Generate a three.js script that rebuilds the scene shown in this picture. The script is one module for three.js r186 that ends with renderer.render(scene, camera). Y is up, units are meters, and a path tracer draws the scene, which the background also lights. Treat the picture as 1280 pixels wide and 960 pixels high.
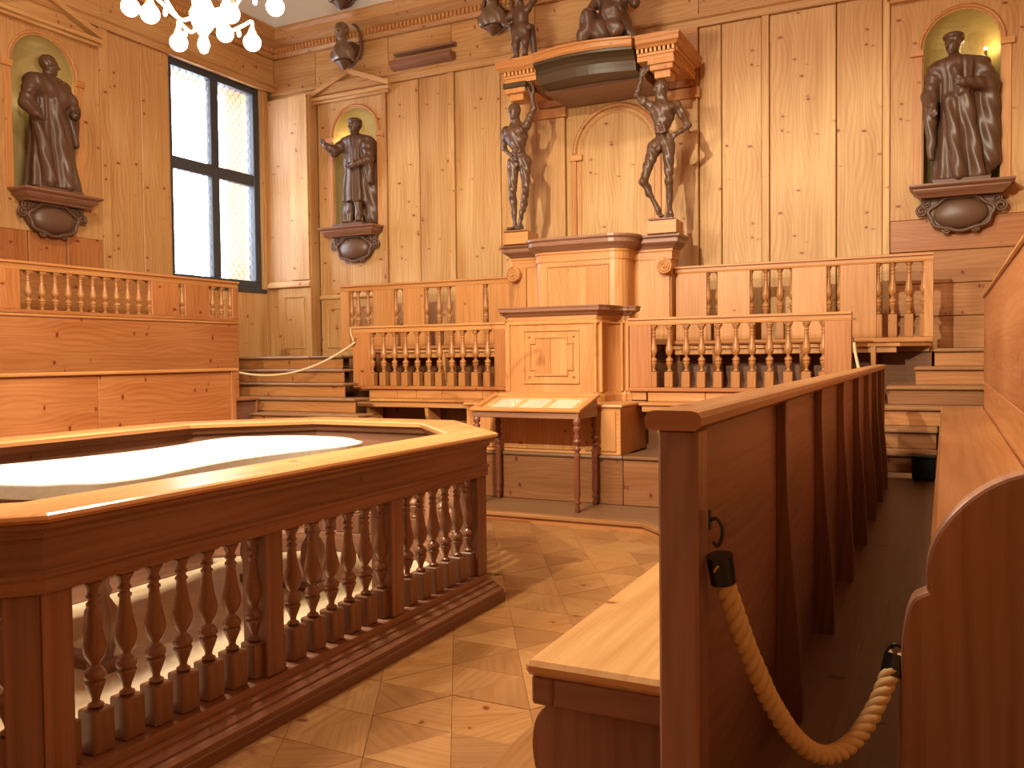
import * as THREE from 'three';
import { mergeGeometries } from 'three/addons/utils/BufferGeometryUtils.js';
import { RectAreaLightUniformsLib } from 'three/addons/lights/RectAreaLightUniformsLib.js';

// ---------------------------------------------------------------- camera, sky, exposure
RectAreaLightUniformsLib.init();
const scene = new THREE.Scene();
const camera = new THREE.PerspectiveCamera(47.71, 1280 / 960, 0.05, 100);
camera.position.set(0, 1.55, 0);
camera.rotation.order = 'YXZ';
camera.rotation.set(-0.03185, 0.4629, -0.011266);
const renderer = new THREE.WebGLRenderer({ antialias: true });
renderer.toneMapping = THREE.LinearToneMapping;
renderer.toneMappingExposure = 0.78;
renderer.shadowMap.enabled = true;
scene.background = new THREE.Color().setRGB(15, 16.8, 19.5);      // overcast daylight outside the windows

const SPOT = { p: [-2.75, 6.0, 1.6], t: [-3.5, 2.2, -10.4], a: 0.66, I: 380, visor: 0.0 }, CEIL = 165;   // hooded spotlight behind the camera, ceiling lamp

// ---------------------------------------------------------------- small tools
let seed = 12345;
const rnd = () => { seed = (seed * 1664525 + 1013904223) >>> 0; return seed / 4294967296; };
const rr = (a, b) => a + (b - a) * rnd();
const lerp = (a, b, t) => a + (b - a) * t;
const clamp = (x, a, b) => Math.min(b, Math.max(a, x));
const sstep = (a, b, x) => { const t = clamp((x - a) / (b - a), 0, 1); return t * t * (3 - 2 * t); };
const used = {};
function numbered(n) { const k = used[n] = (used[n] ?? -1) + 1; return k ? n + '_' + String(k).padStart(3, '0') : n; }
function tag(o, label, category, group) { o.userData.label = label; o.userData.category = category; if (group) o.userData.group = group; return o; }
function thing(name, label, category, pos = [0, 0, 0], group, turn = 0) {
  const o = new THREE.Group(); o.name = numbered(name); scene.add(o);
  o.position.set(...pos); o.rotation.y = turn; return tag(o, label, category, group);
}
function structure(name) { const o = new THREE.Group(); o.name = name; o.userData.kind = 'structure'; scene.add(o); return o; }
function part(name, geo, mat, parent, pos, rot) {
  const m = new THREE.Mesh(geo, mat); m.name = parent === scene ? numbered(name) : name;
  m.castShadow = m.receiveShadow = true;
  if (pos) m.position.set(...pos); if (rot) m.rotation.set(...rot);
  parent.add(m); return m;
}

// periodic value noise
const NT = new Float32Array(65536); for (let i = 0; i < 65536; i++) NT[i] = rnd();
function vn(x, y, px, py, s = 0) {
  const xi = Math.floor(x), yi = Math.floor(y), fx = x - xi, fy = y - yi, m = (a, n) => ((a % n) + n) % n;
  const h = (i, j) => NT[((m(i, px) * 73 + m(j, py) * 1291 + s * 4057) ^ (m(i, px) * 331)) & 65535];
  const u = fx * fx * (3 - 2 * fx), v = fy * fy * (3 - 2 * fy);
  return lerp(lerp(h(xi, yi), h(xi + 1, yi), u), lerp(h(xi, yi + 1), h(xi + 1, yi + 1), u), v);
}
function dataTex(n, fn, srgb = true) {
  const d = new Uint8Array(n * n * 4);
  for (let j = 0; j < n; j++) for (let i = 0; i < n; i++) {
    const c = fn(i / n, j / n), k = (j * n + i) * 4;
    d[k] = clamp(c[0], 0, 255); d[k + 1] = clamp(c[1], 0, 255); d[k + 2] = clamp(c[2], 0, 255); d[k + 3] = 255;
  }
  const t = new THREE.DataTexture(d, n, n); t.wrapS = t.wrapT = THREE.RepeatWrapping; t.magFilter = THREE.LinearFilter; t.minFilter = THREE.LinearMipmapLinearFilter;
  t.generateMipmaps = true; if (srgb) t.colorSpace = THREE.SRGBColorSpace; t.needsUpdate = true; return t;
}
// wood: u is 1 m across the grain, v is 2 m along it
function woodTex(knots, contrast, s0, LT = [250, 228, 196], DK = [206, 162, 112]) {
  const ks = []; for (let k = 0; k < knots; k++) ks.push([rnd(), rnd(), rr(0.006, 0.015), rr(0.35, 0.95)]);
  return dataTex(1024, (u, v) => {
    let w = 0, kd = 0, halo = 0;
    for (const [ku, kv, r, a] of ks) {
      let du = u - ku, dv = (v - kv); du -= Math.round(du); dv -= Math.round(dv); dv *= 2;
      const q = Math.hypot(du * 0.55 + dv * 0.12, dv * 0.95) / r;
      if (q < 7) { w += a * 0.9 * Math.exp(-q * q * 0.18) * Math.sign(du || 1) * 0.35; kd = Math.max(kd, a * (1 - sstep(0.75, 1.25, q))); halo = Math.max(halo, a * Math.exp(-q * 0.9) * 0.55); }
    }
    const warp = vn(u * 5, v * 3, 5, 3, s0) * 1.5 + vn(u * 12, v * 5, 12, 5, s0 + 1) * 0.5;
    const ring = 0.5 + 0.5 * Math.sin(6.28318 * (u * 22 + warp * 1.7 + w * 2.2));
    const streak = vn(u * 190, v * 9, 190, 9, s0 + 2), fine = vn(u * 420, v * 30, 420, 30, s0 + 3), patch = vn(u * 4, v * 3, 4, 3, s0 + 4), mid = vn(u * 36, v * 4, 36, 4, s0 + 5);
    const tall = vn(u * 9, v * 2, 9, 2, s0 + 6);
    let t = 0.26 * Math.pow(ring, 2.0) + 0.26 * streak + 0.12 * fine + 0.5 * patch + 0.3 * mid + 0.42 * tall - 0.55;
    t = clamp(0.35 + (t - 0.35) * contrast, 0, 1.2);
    let c = [0, 1, 2].map((q) => lerp(LT[q], DK[q], t));
    const k2 = clamp(kd * 0.8 + halo * 0.5, 0, 1);
    c = [lerp(c[0], 150, k2), lerp(c[1], 84, k2), lerp(c[2], 46, k2)];
    return c;
  });
}
const T = { pine: woodTex(15, 0.95, 0), grain: woodTex(3, 0.8, 11), brown: woodTex(2, 0.9, 21, [250, 238, 226], [188, 166, 144]) };
for (const k of ['pine', 'grain', 'brown']) T[k].repeat.set(1, 0.5);
const bumpTex = dataTex(512, (u, v) => { const g = 255 * (0.55 * vn(u * 150, v * 8, 150, 8, 31) + 0.45 * vn(u * 60, v * 4, 60, 4, 32)); return [g, g, g]; }, false);
bumpTex.repeat.set(1, 0.5);
const mats = {};
function wood(r, g, b, rough = 0.5, tex = 'pine', bump = 0.0006) {
  const k = [r, g, b, rough, tex, bump].join();
  return mats[k] ??= new THREE.MeshPhysicalMaterial({ color: new THREE.Color().setRGB(r, g, b), map: T[tex], roughness: rough, bumpMap: bumpTex, bumpScale: bump, specularIntensity: 0.8 });
}
const plain = (r, g, b, rough = 0.6, o = {}) => new THREE.MeshPhysicalMaterial({ color: new THREE.Color().setRGB(r, g, b), roughness: rough, ...o });
// families of tints, one drawn for each board
const WALL = [[0.60, 0.44, 0.26], [0.65, 0.485, 0.29], [0.55, 0.385, 0.22], [0.62, 0.46, 0.27], [0.58, 0.41, 0.235]].map((c) => wood(...c, 0.5));
const ORANGE = [[0.47, 0.235, 0.115], [0.51, 0.265, 0.13], [0.44, 0.215, 0.105]].map((c) => wood(...c, 0.42));
const HONEY = [[0.60, 0.355, 0.18], [0.64, 0.39, 0.205], [0.56, 0.325, 0.16]].map((c) => wood(...c, 0.42, 'grain'));
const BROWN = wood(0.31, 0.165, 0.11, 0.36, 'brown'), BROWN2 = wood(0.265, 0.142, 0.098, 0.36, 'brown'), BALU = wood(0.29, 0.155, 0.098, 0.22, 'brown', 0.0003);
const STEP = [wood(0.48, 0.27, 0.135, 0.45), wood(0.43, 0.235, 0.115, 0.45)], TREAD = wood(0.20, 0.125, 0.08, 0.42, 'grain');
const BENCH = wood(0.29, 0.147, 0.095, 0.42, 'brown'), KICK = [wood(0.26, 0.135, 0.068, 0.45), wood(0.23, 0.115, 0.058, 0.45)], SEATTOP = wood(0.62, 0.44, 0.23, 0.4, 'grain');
const BAL1 = wood(0.46, 0.26, 0.13, 0.34, 'grain', 0.0003), STATUE = plain(0.10, 0.048, 0.027, 0.38), STATUE2 = plain(0.12, 0.058, 0.032, 0.42);
const pick = (a) => a[Math.floor(rnd() * a.length)];

// box-projected uv in metres, grain along axis g
function uvBox(geo, g = 1, ou = rnd(), ov = rnd() * 2) {
  if (geo.index) geo = geo.toNonIndexed();
  if (!geo.attributes.normal) geo.computeVertexNormals();
  const p = geo.attributes.position, n = geo.attributes.normal, uv = new Float32Array(p.count * 2);
  const P = [0, 0, 0], N = [0, 0, 0];
  for (let i = 0; i < p.count; i += 3) {
    N[0] = N[1] = N[2] = 0;
    for (let k = 0; k < 3; k++) { N[0] += n.getX(i + k); N[1] += n.getY(i + k); N[2] += n.getZ(i + k); }
    let a = 0; if (Math.abs(N[1]) > Math.abs(N[a])) a = 1; if (Math.abs(N[2]) > Math.abs(N[a])) a = 2;
    let vAx = g, uAx = 3 - a - g; if (a === g) { vAx = (g + 1) % 3; uAx = (g + 2) % 3; }
    for (let k = 0; k < 3; k++) {
      P[0] = p.getX(i + k); P[1] = p.getY(i + k); P[2] = p.getZ(i + k);
      uv[2 * (i + k)] = P[uAx] + ou; uv[2 * (i + k) + 1] = P[vAx] + ov;
    }
  }
  geo.setAttribute('uv', new THREE.BufferAttribute(uv, 2));
  return geo;
}
function flat(pos) {   // triangles -> geometry with flat normals
  const g = new THREE.BufferGeometry(); g.setAttribute('position', new THREE.BufferAttribute(new Float32Array(pos), 3)); g.computeVertexNormals(); return g;
}
// chamfered box given by extents
function cbox(x0, x1, y0, y1, z0, z1, bev = 0.005) {
  const lo = [Math.min(x0, x1), Math.min(y0, y1), Math.min(z0, z1)], hi = [Math.max(x0, x1), Math.max(y0, y1), Math.max(z0, z1)], c = lo.map((l, i) => (l + hi[i]) / 2);
  const b = Math.min(bev, ...lo.map((l, i) => (hi[i] - l) * 0.3));
  const V = (s, a) => s.map((q, i) => (q > 0 ? hi[i] - (i === a ? 0 : b) : lo[i] + (i === a ? 0 : b)));
  const out = [];
  const tri = (A, B, C) => {
    const u = B.map((v, i) => v - A[i]), w = C.map((v, i) => v - A[i]), n = [u[1] * w[2] - u[2] * w[1], u[2] * w[0] - u[0] * w[2], u[0] * w[1] - u[1] * w[0]];
    const m = A.map((v, i) => (v + B[i] + C[i]) / 3 - c[i]);
    if (n[0] * m[0] + n[1] * m[1] + n[2] * m[2] < 0) out.push(...A, ...C, ...B); else out.push(...A, ...B, ...C);
  };
  const quad = (A, B, C, D) => { tri(A, B, C); tri(A, C, D); };
  const S = (a, sa, b2, sb, c2, sc) => { const s = [0, 0, 0]; s[a] = sa; s[b2] = sb; s[c2] = sc; return s; };
  for (let a = 0; a < 3; a++) {
    const p = (a + 1) % 3, q = (a + 2) % 3;
    for (const s of [-1, 1]) quad(V(S(a, s, p, -1, q, -1), a), V(S(a, s, p, 1, q, -1), a), V(S(a, s, p, 1, q, 1), a), V(S(a, s, p, -1, q, 1), a));
    for (const sp of [-1, 1]) for (const sq of [-1, 1]) quad(V(S(a, -1, p, sp, q, sq), p), V(S(a, 1, p, sp, q, sq), p), V(S(a, 1, p, sp, q, sq), q), V(S(a, -1, p, sp, q, sq), q));
  }
  for (const a of [-1, 1]) for (const p of [-1, 1]) for (const q of [-1, 1]) tri(V([a, p, q], 0), V([a, p, q], 1), V([a, p, q], 2));
  return flat(out);
}
// add a board by extents
function B(parent, name, mat, x, y, z, g = 1, bev = 0.005) { return part(name, uvBox(cbox(x[0], x[1], y[0], y[1], z[0], z[1], bev), g), mat, parent); }
// sweep a closed profile [[out, y]...] along a plan path [[x, z]...]; out = (dz, -dx)
function sweep(prof, path, closed = false) {
  path = path.filter((p, i) => !i || Math.hypot(p[0] - path[i - 1][0], p[1] - path[i - 1][1]) > 1e-5);
  const n = path.length, rings = [], N = [];
  const segs = closed ? n : n - 1;
  for (let i = 0; i < segs; i++) { const a = path[i], b = path[(i + 1) % n], dx = b[0] - a[0], dz = b[1] - a[1], l = Math.hypot(dx, dz); N.push([dz / l, -dx / l]); }
  for (let i = 0; i < n; i++) {
    const a = closed ? N[(i + n - 1) % n] : N[Math.max(0, i - 1)], b = N[closed ? i : Math.min(segs - 1, i)];
    let m = [a[0] + b[0], a[1] + b[1]]; const d = m[0] * a[0] + m[1] * a[1]; m = [m[0] / d, m[1] / d];
    rings.push(prof.map(([o, y]) => [path[i][0] + m[0] * o, y, path[i][1] + m[1] * o]));
  }
  const out = [], k = prof.length;
  for (let i = 0; i < segs; i++) { const A = rings[i], C = rings[(i + 1) % n]; for (let j = 0; j < k; j++) { const j2 = (j + 1) % k; out.push(...A[j], ...C[j], ...C[j2], ...A[j], ...C[j2], ...A[j2]); } }
  if (!closed) {
    const tris = THREE.ShapeUtils.triangulateShape(prof.map(([o, y]) => new THREE.Vector2(o, y)), []);
    for (const [r, f] of [[rings[0], 1], [rings[n - 1], -1]]) for (const t of tris) { const q = f > 0 ? t : [t[0], t[2], t[1]]; out.push(...r[q[0]], ...r[q[1]], ...r[q[2]]); }
  }
  return flat(out);
}
const S = (parent, name, mat, prof, path, closed = false, g = 0) => part(name, uvBox(sweep(prof, path, closed), g), mat, parent);
// extrude a shape drawn in (x, y), depth along z
function ext(shape, depth, bevel = 0, seg = 12) { return new THREE.ExtrudeGeometry(shape, { depth, bevelEnabled: bevel > 0, bevelSize: bevel, bevelThickness: bevel, bevelSegments: 2, curveSegments: seg }); }
const poly = (pts) => new THREE.Shape(pts.map(([x, y]) => new THREE.Vector2(x, y)));
// slab with a plan outline [[x, z]...] between y0 and y1
function slab(pts, y0, y1, bevel = 0) { const g = ext(poly(pts.map(([x, z]) => [x, -z])), y1 - y0 - 2 * bevel, bevel); g.rotateX(-Math.PI / 2); g.translate(0, y0 + bevel, 0); return g; }
function tube(pts, r, seg = 40, rad = 8, closed = false) { return new THREE.TubeGeometry(new THREE.CatmullRomCurve3(pts.map((p) => new THREE.Vector3(...p)), closed), seg, r, rad, closed); }

// ---------------------------------------------------------------- turned balusters
const BP = [[0, .55], [.018, .64], [.03, .62], [.04, .40], [.06, .32], [.09, .40], [.14, .62], [.185, .80], [.20, .84], [.21, .80], [.216, .66], [.224, .66], [.23, .80], [.25, .88], [.275, .86], [.30, .68], [.318, .44], [.33, .36], [.345, .36], [.36, .5], [.40, .76], [.44, .9], [.48, .93], [.52, .88], [.6, .68], [.68, .54], [.76, .46], [.795, .44], [.80, .56], [.82, .56], [.826, .42], [.855, .41], [.86, .56], [.88, .56], [.886, .43], [.92, .46], [.95, .62], [.975, .76], [1, .78]];
function balusterGeo(h, r, block, bw, rad = 14) {
  const gs = [new THREE.LatheGeometry([new THREE.Vector2(0.001, block), ...BP.map(([t, q]) => new THREE.Vector2(q * r, block + t * (h - block - 0.02))), new THREE.Vector2(0.001, h - 0.02)], rad)];
  gs[0] = gs[0].toNonIndexed(); gs[0].deleteAttribute('uv');
  const add = (g) => { g.deleteAttribute('uv'); gs.push(g); };
  if (block > 0.01) add(cbox(-bw / 2, bw / 2, 0, block, -bw / 2, bw / 2, 0.006));
  add(cbox(-r * 0.85, r * 0.85, h - 0.022, h, -r * 0.85, r * 0.85, 0.003));
  return uvBox(mergeGeometries(gs), 1, 0.3, 0.2);
}

// ---------------------------------------------------------------- signed distance figures
const V3 = (a) => a;
function cone(p, a, b, r1, r2) {   // rounded tapered capsule
  const ax = b[0] - a[0], ay = b[1] - a[1], az = b[2] - a[2], px = p[0] - a[0], py = p[1] - a[1], pz = p[2] - a[2];
  const t = clamp((px * ax + py * ay + pz * az) / (ax * ax + ay * ay + az * az + 1e-9), 0, 1);
  const qx = px - ax * t, qy = py - ay * t, qz = pz - az * t; return Math.sqrt(qx * qx + qy * qy + qz * qz) - (r1 + (r2 - r1) * t);
}
function ell(p, c, r) { const x = (p[0] - c[0]) / r[0], y = (p[1] - c[1]) / r[1], z = (p[2] - c[2]) / r[2], k = Math.sqrt(x * x + y * y + z * z); return (k - 1) * Math.min(r[0], r[1], r[2]); }
const smin = (a, b, k) => { const h = Math.max(k - Math.abs(a - b), 0) / k; return Math.min(a, b) - h * h * k * 0.25; };
const smax = (a, b, k) => -smin(-a, -b, k);
function surfNet(f, lo, hi, c) {
  const n = [0, 1, 2].map((i) => Math.ceil((hi[i] - lo[i]) / c) + 1), [nx, ny, nz] = n;
  const F = new Float32Array(nx * ny * nz), id = new Int32Array(nx * ny * nz).fill(-1), pos = [], nor = [], idx = [];
  const at = (i, j, k) => (k * ny + j) * nx + i;
  const bs = 5, far = c * bs * 1.25;   // whole blocks far from the surface take the sign of their centre
  for (let K = 0; K < nz; K += bs) for (let J = 0; J < ny; J += bs) for (let I = 0; I < nx; I += bs) {
    const d0 = f([lo[0] + (I + 2) * c, lo[1] + (J + 2) * c, lo[2] + (K + 2) * c]), skip = Math.abs(d0) > far;
    for (let k = K; k < Math.min(K + bs, nz); k++) for (let j = J; j < Math.min(J + bs, ny); j++) for (let i = I; i < Math.min(I + bs, nx); i++) F[at(i, j, k)] = skip ? d0 : f([lo[0] + i * c, lo[1] + j * c, lo[2] + k * c]);
  }
  const E = [[0, 1], [0, 2], [0, 4], [1, 3], [1, 5], [2, 3], [2, 6], [3, 7], [4, 5], [4, 6], [5, 7], [6, 7]];
  for (let k = 0; k < nz - 1; k++) for (let j = 0; j < ny - 1; j++) for (let i = 0; i < nx - 1; i++) {
    const v = []; let neg = 0; for (let q = 0; q < 8; q++) { v[q] = F[at(i + (q & 1), j + ((q >> 1) & 1), k + (q >> 2))]; if (v[q] < 0) neg++; }
    if (neg === 0 || neg === 8) continue;
    let x = 0, y = 0, z = 0, m = 0;
    for (const [a, b] of E) if ((v[a] < 0) !== (v[b] < 0)) { const t = v[a] / (v[a] - v[b]); x += lerp(a & 1, b & 1, t); y += lerp((a >> 1) & 1, (b >> 1) & 1, t); z += lerp(a >> 2, b >> 2, t); m++; }
    const P = [lo[0] + (i + x / m) * c, lo[1] + (j + y / m) * c, lo[2] + (k + z / m) * c], e = c * 0.6;
    id[at(i, j, k)] = pos.length / 3; pos.push(...P);
    const g = [0, 1, 2].map((q) => { const A = [...P], C = [...P]; A[q] += e; C[q] -= e; return f(A) - f(C); }), l = Math.hypot(...g) || 1; nor.push(g[0] / l, g[1] / l, g[2] / l);
  }
  const quad = (a, b, d, e, flip) => { if (a < 0 || b < 0 || d < 0 || e < 0) return; if (flip) idx.push(a, d, b, a, e, d); else idx.push(a, b, d, a, d, e); };
  for (let k = 1; k < nz - 1; k++) for (let j = 1; j < ny - 1; j++) for (let i = 1; i < nx - 1; i++) {
    const s = F[at(i, j, k)] < 0;
    if (s !== (F[at(i + 1, j, k)] < 0)) quad(id[at(i, j - 1, k - 1)], id[at(i, j, k - 1)], id[at(i, j, k)], id[at(i, j - 1, k)], !s);
    if (s !== (F[at(i, j + 1, k)] < 0)) quad(id[at(i - 1, j, k - 1)], id[at(i - 1, j, k)], id[at(i, j, k)], id[at(i, j, k - 1)], !s);
    if (s !== (F[at(i, j, k + 1)] < 0)) quad(id[at(i - 1, j - 1, k)], id[at(i, j - 1, k)], id[at(i, j, k)], id[at(i - 1, j, k)], !s);
  }
  const g = new THREE.BufferGeometry(); g.setAttribute('position', new THREE.BufferAttribute(new Float32Array(pos), 3)); g.setAttribute('normal', new THREE.BufferAttribute(new Float32Array(nor), 3)); g.setIndex(idx); return g;
}
// head of radius ~s centred at c, looking along yaw (0 = +z)
function headSDF(p0, c, s, yaw, pitch = 0, hair = 1) {
  const x0 = (p0[0] - c[0]) / s, y0 = (p0[1] - c[1]) / s, z0 = (p0[2] - c[2]) / s, cy = Math.cos(-yaw), sy = Math.sin(-yaw);
  if (x0 * x0 + y0 * y0 + z0 * z0 > 9) return (Math.sqrt(x0 * x0 + y0 * y0 + z0 * z0) - 1.6) * s;
  const x = cy * x0 + sy * z0, z1 = -sy * x0 + cy * z0, cp = Math.cos(pitch), sp = Math.sin(pitch), p = [x, cp * y0 + sp * z1, -sp * y0 + cp * z1];
  let d = ell(p, [0, 0.12, -0.1], [0.78, 0.9, 0.92]);
  d = smin(d, ell(p, [0, -0.45, 0.2], [0.55, 0.68, 0.62]), 0.35);
  d = smin(d, cone(p, [0, 0.08, 0.78], [0, -0.25, 1.0], 0.09, 0.15), 0.12);      // nose
  d = smin(d, cone(p, [-0.38, 0.16, 0.72], [0.38, 0.16, 0.72], 0.1, 0.1), 0.15);  // brow
  d = smax(d, -Math.min(ell(p, [-0.3, -0.02, 0.84], [0.17, 0.1, 0.14]), ell(p, [0.3, -0.02, 0.84], [0.17, 0.1, 0.14])), 0.08);   // eye sockets
  d = Math.min(d, Math.min(ell(p, [-0.29, -0.02, 0.72], [0.1, 0.08, 0.09]), ell(p, [0.29, -0.02, 0.72], [0.1, 0.08, 0.09])));
  d = smin(d, ell(p, [0, -0.62, 0.72], [0.24, 0.09, 0.1]), 0.08);                 // mouth
  d = smin(d, ell(p, [0, -0.92, 0.6], [0.24, 0.16, 0.2]), 0.15);                  // chin
  d = Math.min(d, Math.min(ell(p, [-0.8, -0.08, -0.05], [0.09, 0.24, 0.16]), ell(p, [0.8, -0.08, -0.05], [0.09, 0.24, 0.16])));
  if (hair) { const hh = ell(p, [0, 0.3, -0.22], [0.9, 0.86, 0.92]) + 0.05 * Math.sin(9 * p[0] + 3 * p[1]) * Math.sin(8 * p[1] + 5 * p[2]); d = smin(d, smax(hh, p[2] - 0.45 - 0.2 * p[1], 0.1), 0.06); }
  return d * s;
}
function handSDF(p, w, dir, up, s) {   // wrist, direction of the fingers, spread axis
  const ex = p[0] - w[0], ey = p[1] - w[1], ez = p[2] - w[2], e2 = ex * ex + ey * ey + ez * ez; if (e2 > 9 * s * s) return Math.sqrt(e2) - 2 * s;
  const q = (a, b) => [w[0] + dir[0] * a * s + up[0] * b * s, w[1] + dir[1] * a * s + up[1] * b * s, w[2] + dir[2] * a * s + up[2] * b * s];
  let d = smin(cone(p, q(0.2, -0.25), q(0.9, -0.35), 0.2 * s, 0.2 * s), cone(p, q(0.2, 0.2), q(0.9, 0.3), 0.2 * s, 0.2 * s), 0.2 * s);
  const L = [1.55, 1.75, 1.68, 1.45];
  for (let i = 0; i < 4; i++) { const b = -0.42 + i * 0.28; d = smin(d, cone(p, q(0.9, b), q(L[i], b * 1.25), 0.13 * s, 0.1 * s), 0.06 * s); }
  return smin(d, cone(p, q(0.3, -0.4), q(0.95, -0.8), 0.15 * s, 0.11 * s), 0.08 * s);
}

// ================================================================ THE ROOM
const XL = -9.2, XR = 1.74, ZB = -10.4, ZF = 3.7, YC = 8.2, X0 = -3.73;

// ---- floor: star parquet of triangles
const floor = structure('floor');
part('subfloor', uvBox(cbox(XL - 0.4, XR + 0.4, -0.2, -0.012, ZB - 0.4, ZF + 0.4), 0), wood(0.2, 0.11, 0.06, 0.5, 'grain'), floor);
{
  const side = 0.395, alt = side * Math.sqrt(3) / 2, gap = 0.0009;
  const PM = [[0.33, 0.205, 0.105], [0.30, 0.18, 0.088], [0.36, 0.225, 0.115], [0.275, 0.16, 0.078], [0.335, 0.2, 0.096]].map((c) => wood(...c, 0.36, 'grain', 0.0008));
  const triGeo = (pts, ang) => {
    const cx = (pts[0][0] + pts[1][0] + pts[2][0]) / 3, cz = (pts[0][1] + pts[1][1] + pts[2][1]) / 3, lift = rr(-0.0012, 0.0012);
    const q = pts.map(([x, z]) => { const dx = x - cx, dz = z - cz, l = Math.hypot(dx, dz); return [x - dx / l * gap * 2, z - dz / l * gap * 2]; });
    const g = slab(q, -0.011, lift);
    const p = g.attributes.position, uv = g.attributes.uv, ca = Math.cos(ang), sa = Math.sin(ang), ou = rnd(), ov = rnd();
    for (let i = 0; i < p.count; i++) { const x = p.getX(i) - cx, z = p.getZ(i) - cz; uv.setXY(i, ca * x + sa * z + ou, -sa * x + ca * z + ov); }
    return g;
  };
  const rest = [[], [], [], [], []];
  for (let r = -28; r < 8; r++) for (let c = -36; c < 6; c++) for (const up of [0, 1]) {
    // rows along x, so that the other two line sets run at 30 degrees to z
    const z0 = -3.05 + r * alt, z1 = z0 + alt, xb = -1.82 + c * side + (((r % 2) + 2) % 2) * side / 2;
    const pts = up ? [[xb, z0], [xb + side, z0], [xb + side / 2, z1]] : [[xb + side / 2, z1], [xb + side, z0], [xb + side * 1.5, z1]];
    const cx = (pts[0][0] + pts[1][0] + pts[2][0]) / 3, cz = (pts[0][1] + pts[1][1] + pts[2][1]) / 3;
    if (cx < -6.4 || cx > -1.42 || cz < -7.5 || cz > 1.4) continue;
    const ang = (((c * 2 + up + r) % 3) + 3) % 3 * Math.PI / 3 + (up ? 0 : Math.PI / 6), mi = Math.floor(rnd() * 5);
    if (cx > -2.85 && cz < -1.2) part('parquet_triangle', triGeo(pts, ang), PM[mi], floor);
    else if (!(cx > -5.2 && cx < -2.75 && cz < -1.1 && cz > -5.5)) rest[mi].push(triGeo(pts, ang));
  }
  rest.forEach((g, i) => { const m = part('parquet_triangles', mergeGeometries(g), PM[i], floor); m.userData.kind = 'stuff'; });
  for (let k = 0; k < 4; k++) for (let j = 0; j < 3; j++) B(floor, 'border_board', PM[(k * 2 + j) % 5], [-1.545 + k * 0.196, -1.351 + k * 0.196], [-0.011, 0.004], [-7.2 + j * 2.6 + k * 0.3, -4.61 + j * 2.6 + k * 0.3], 2, 0.002);
}

// ---- walls: boards on a shell with real thickness
const shellMat = wood(0.5, 0.3, 0.17, 0.7, 'grain'), plaster = plain(0.80, 0.78, 0.74, 0.9);
function boardRow(parent, axis, plane, edges, y0, y1, mats_, th = 0.03, dir = 1) {   // vertical boards, faces at plane, thickness th behind it
  for (let i = 0; i < edges.length - 1; i++) {
    const a = edges[i] + 0.0045, b = edges[i + 1] - 0.0045, d = plane + dir * rr(-0.004, 0.003), m = pick(mats_);
    if (axis === 'x') B(parent, 'plank', m, [a, b], [y0, y1], [d - dir * th, d], 1, 0.009); else B(parent, 'plank', m, [d - dir * th, d], [y0, y1], [a, b], 1, 0.009);
  }
}
const wallBack = structure('wall_back'), wallLeft = structure('wall_left'), wallRight = structure('wall_right'), wallFront = structure('wall_front'), ceiling = structure('ceiling');
const archHole = (w, y0, ys) => { const h = new THREE.Path(); h.moveTo(-w, y0); h.lineTo(w, y0); h.lineTo(w, ys); h.absarc(0, ys, w, 0, Math.PI, false); h.lineTo(-w, y0); return h; };
// niche: panel with arched opening, curved shell behind it, moulding round the arch, imposts
const NICHE = plain(0.34, 0.24, 0.095, 0.45);
function niche(parent, w, y0, ys, pw0, pw1, py0, py1, place) {
  const g = new THREE.Group(); g.name = 'niche'; parent.add(g); place(g);
  const sh = poly([[pw0, py0], [pw1, py0], [pw1, py1], [pw0, py1]]); sh.holes.push(archHole(w, y0, ys));
  part('niche_panel', uvBox(ext(sh, 0.035, 0, 24).translate(0, 0, -0.035), 1), pick(WALL), g);
  const pos = [], n = 16, d = 0.34;   // half-cylinder with a quarter-sphere head
  const at = (t, y) => [w * Math.cos(t), y, -0.03 - d * Math.sin(t)];
  for (let i = 0; i < n; i++) {
    const t0 = Math.PI * i / n, t1 = Math.PI * (i + 1) / n;
    pos.push(...at(t0, y0), ...at(t1, y0), ...at(t1, ys), ...at(t0, y0), ...at(t1, ys), ...at(t0, ys));
    for (let j = 0; j < 8; j++) {
      const q = (t, k) => { const a = Math.PI / 2 * k / 8; return [w * Math.cos(t) * Math.cos(a), ys + w * Math.sin(a), -0.03 - d * Math.sin(t) * Math.cos(a)]; };
      pos.push(...q(t0, j), ...q(t1, j), ...q(t1, j + 1), ...q(t0, j), ...q(t1, j + 1), ...q(t0, j + 1));
    }
    pos.push(0, y0, -0.03, ...at(t1, y0), ...at(t0, y0));
  }
  part('niche_shell', flat(pos), NICHE, g);
  const ring = []; for (let i = 0; i <= 24; i++) { const t = Math.PI * i / 24; ring.push([(w + 0.035) * Math.cos(t), ys + (w + 0.035) * Math.sin(t), 0.004]); }
  part('arch_moulding', uvBox(tube(ring, 0.02, 48, 6), 0), HONEY[0], g);
  for (const s of [-1, 1]) {
    B(g, 'jamb_strip', pick(HONEY), [s * (w + 0.01), s * (w + 0.10)], [y0, ys - 0.07], [0, 0.015], 1);
    B(g, 'impost', pick(HONEY), [s * (w + 0.0), s * (w + 0.13)], [ys - 0.07, ys], [0, 0.035], 0);
  }
  return g;
}
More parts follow.
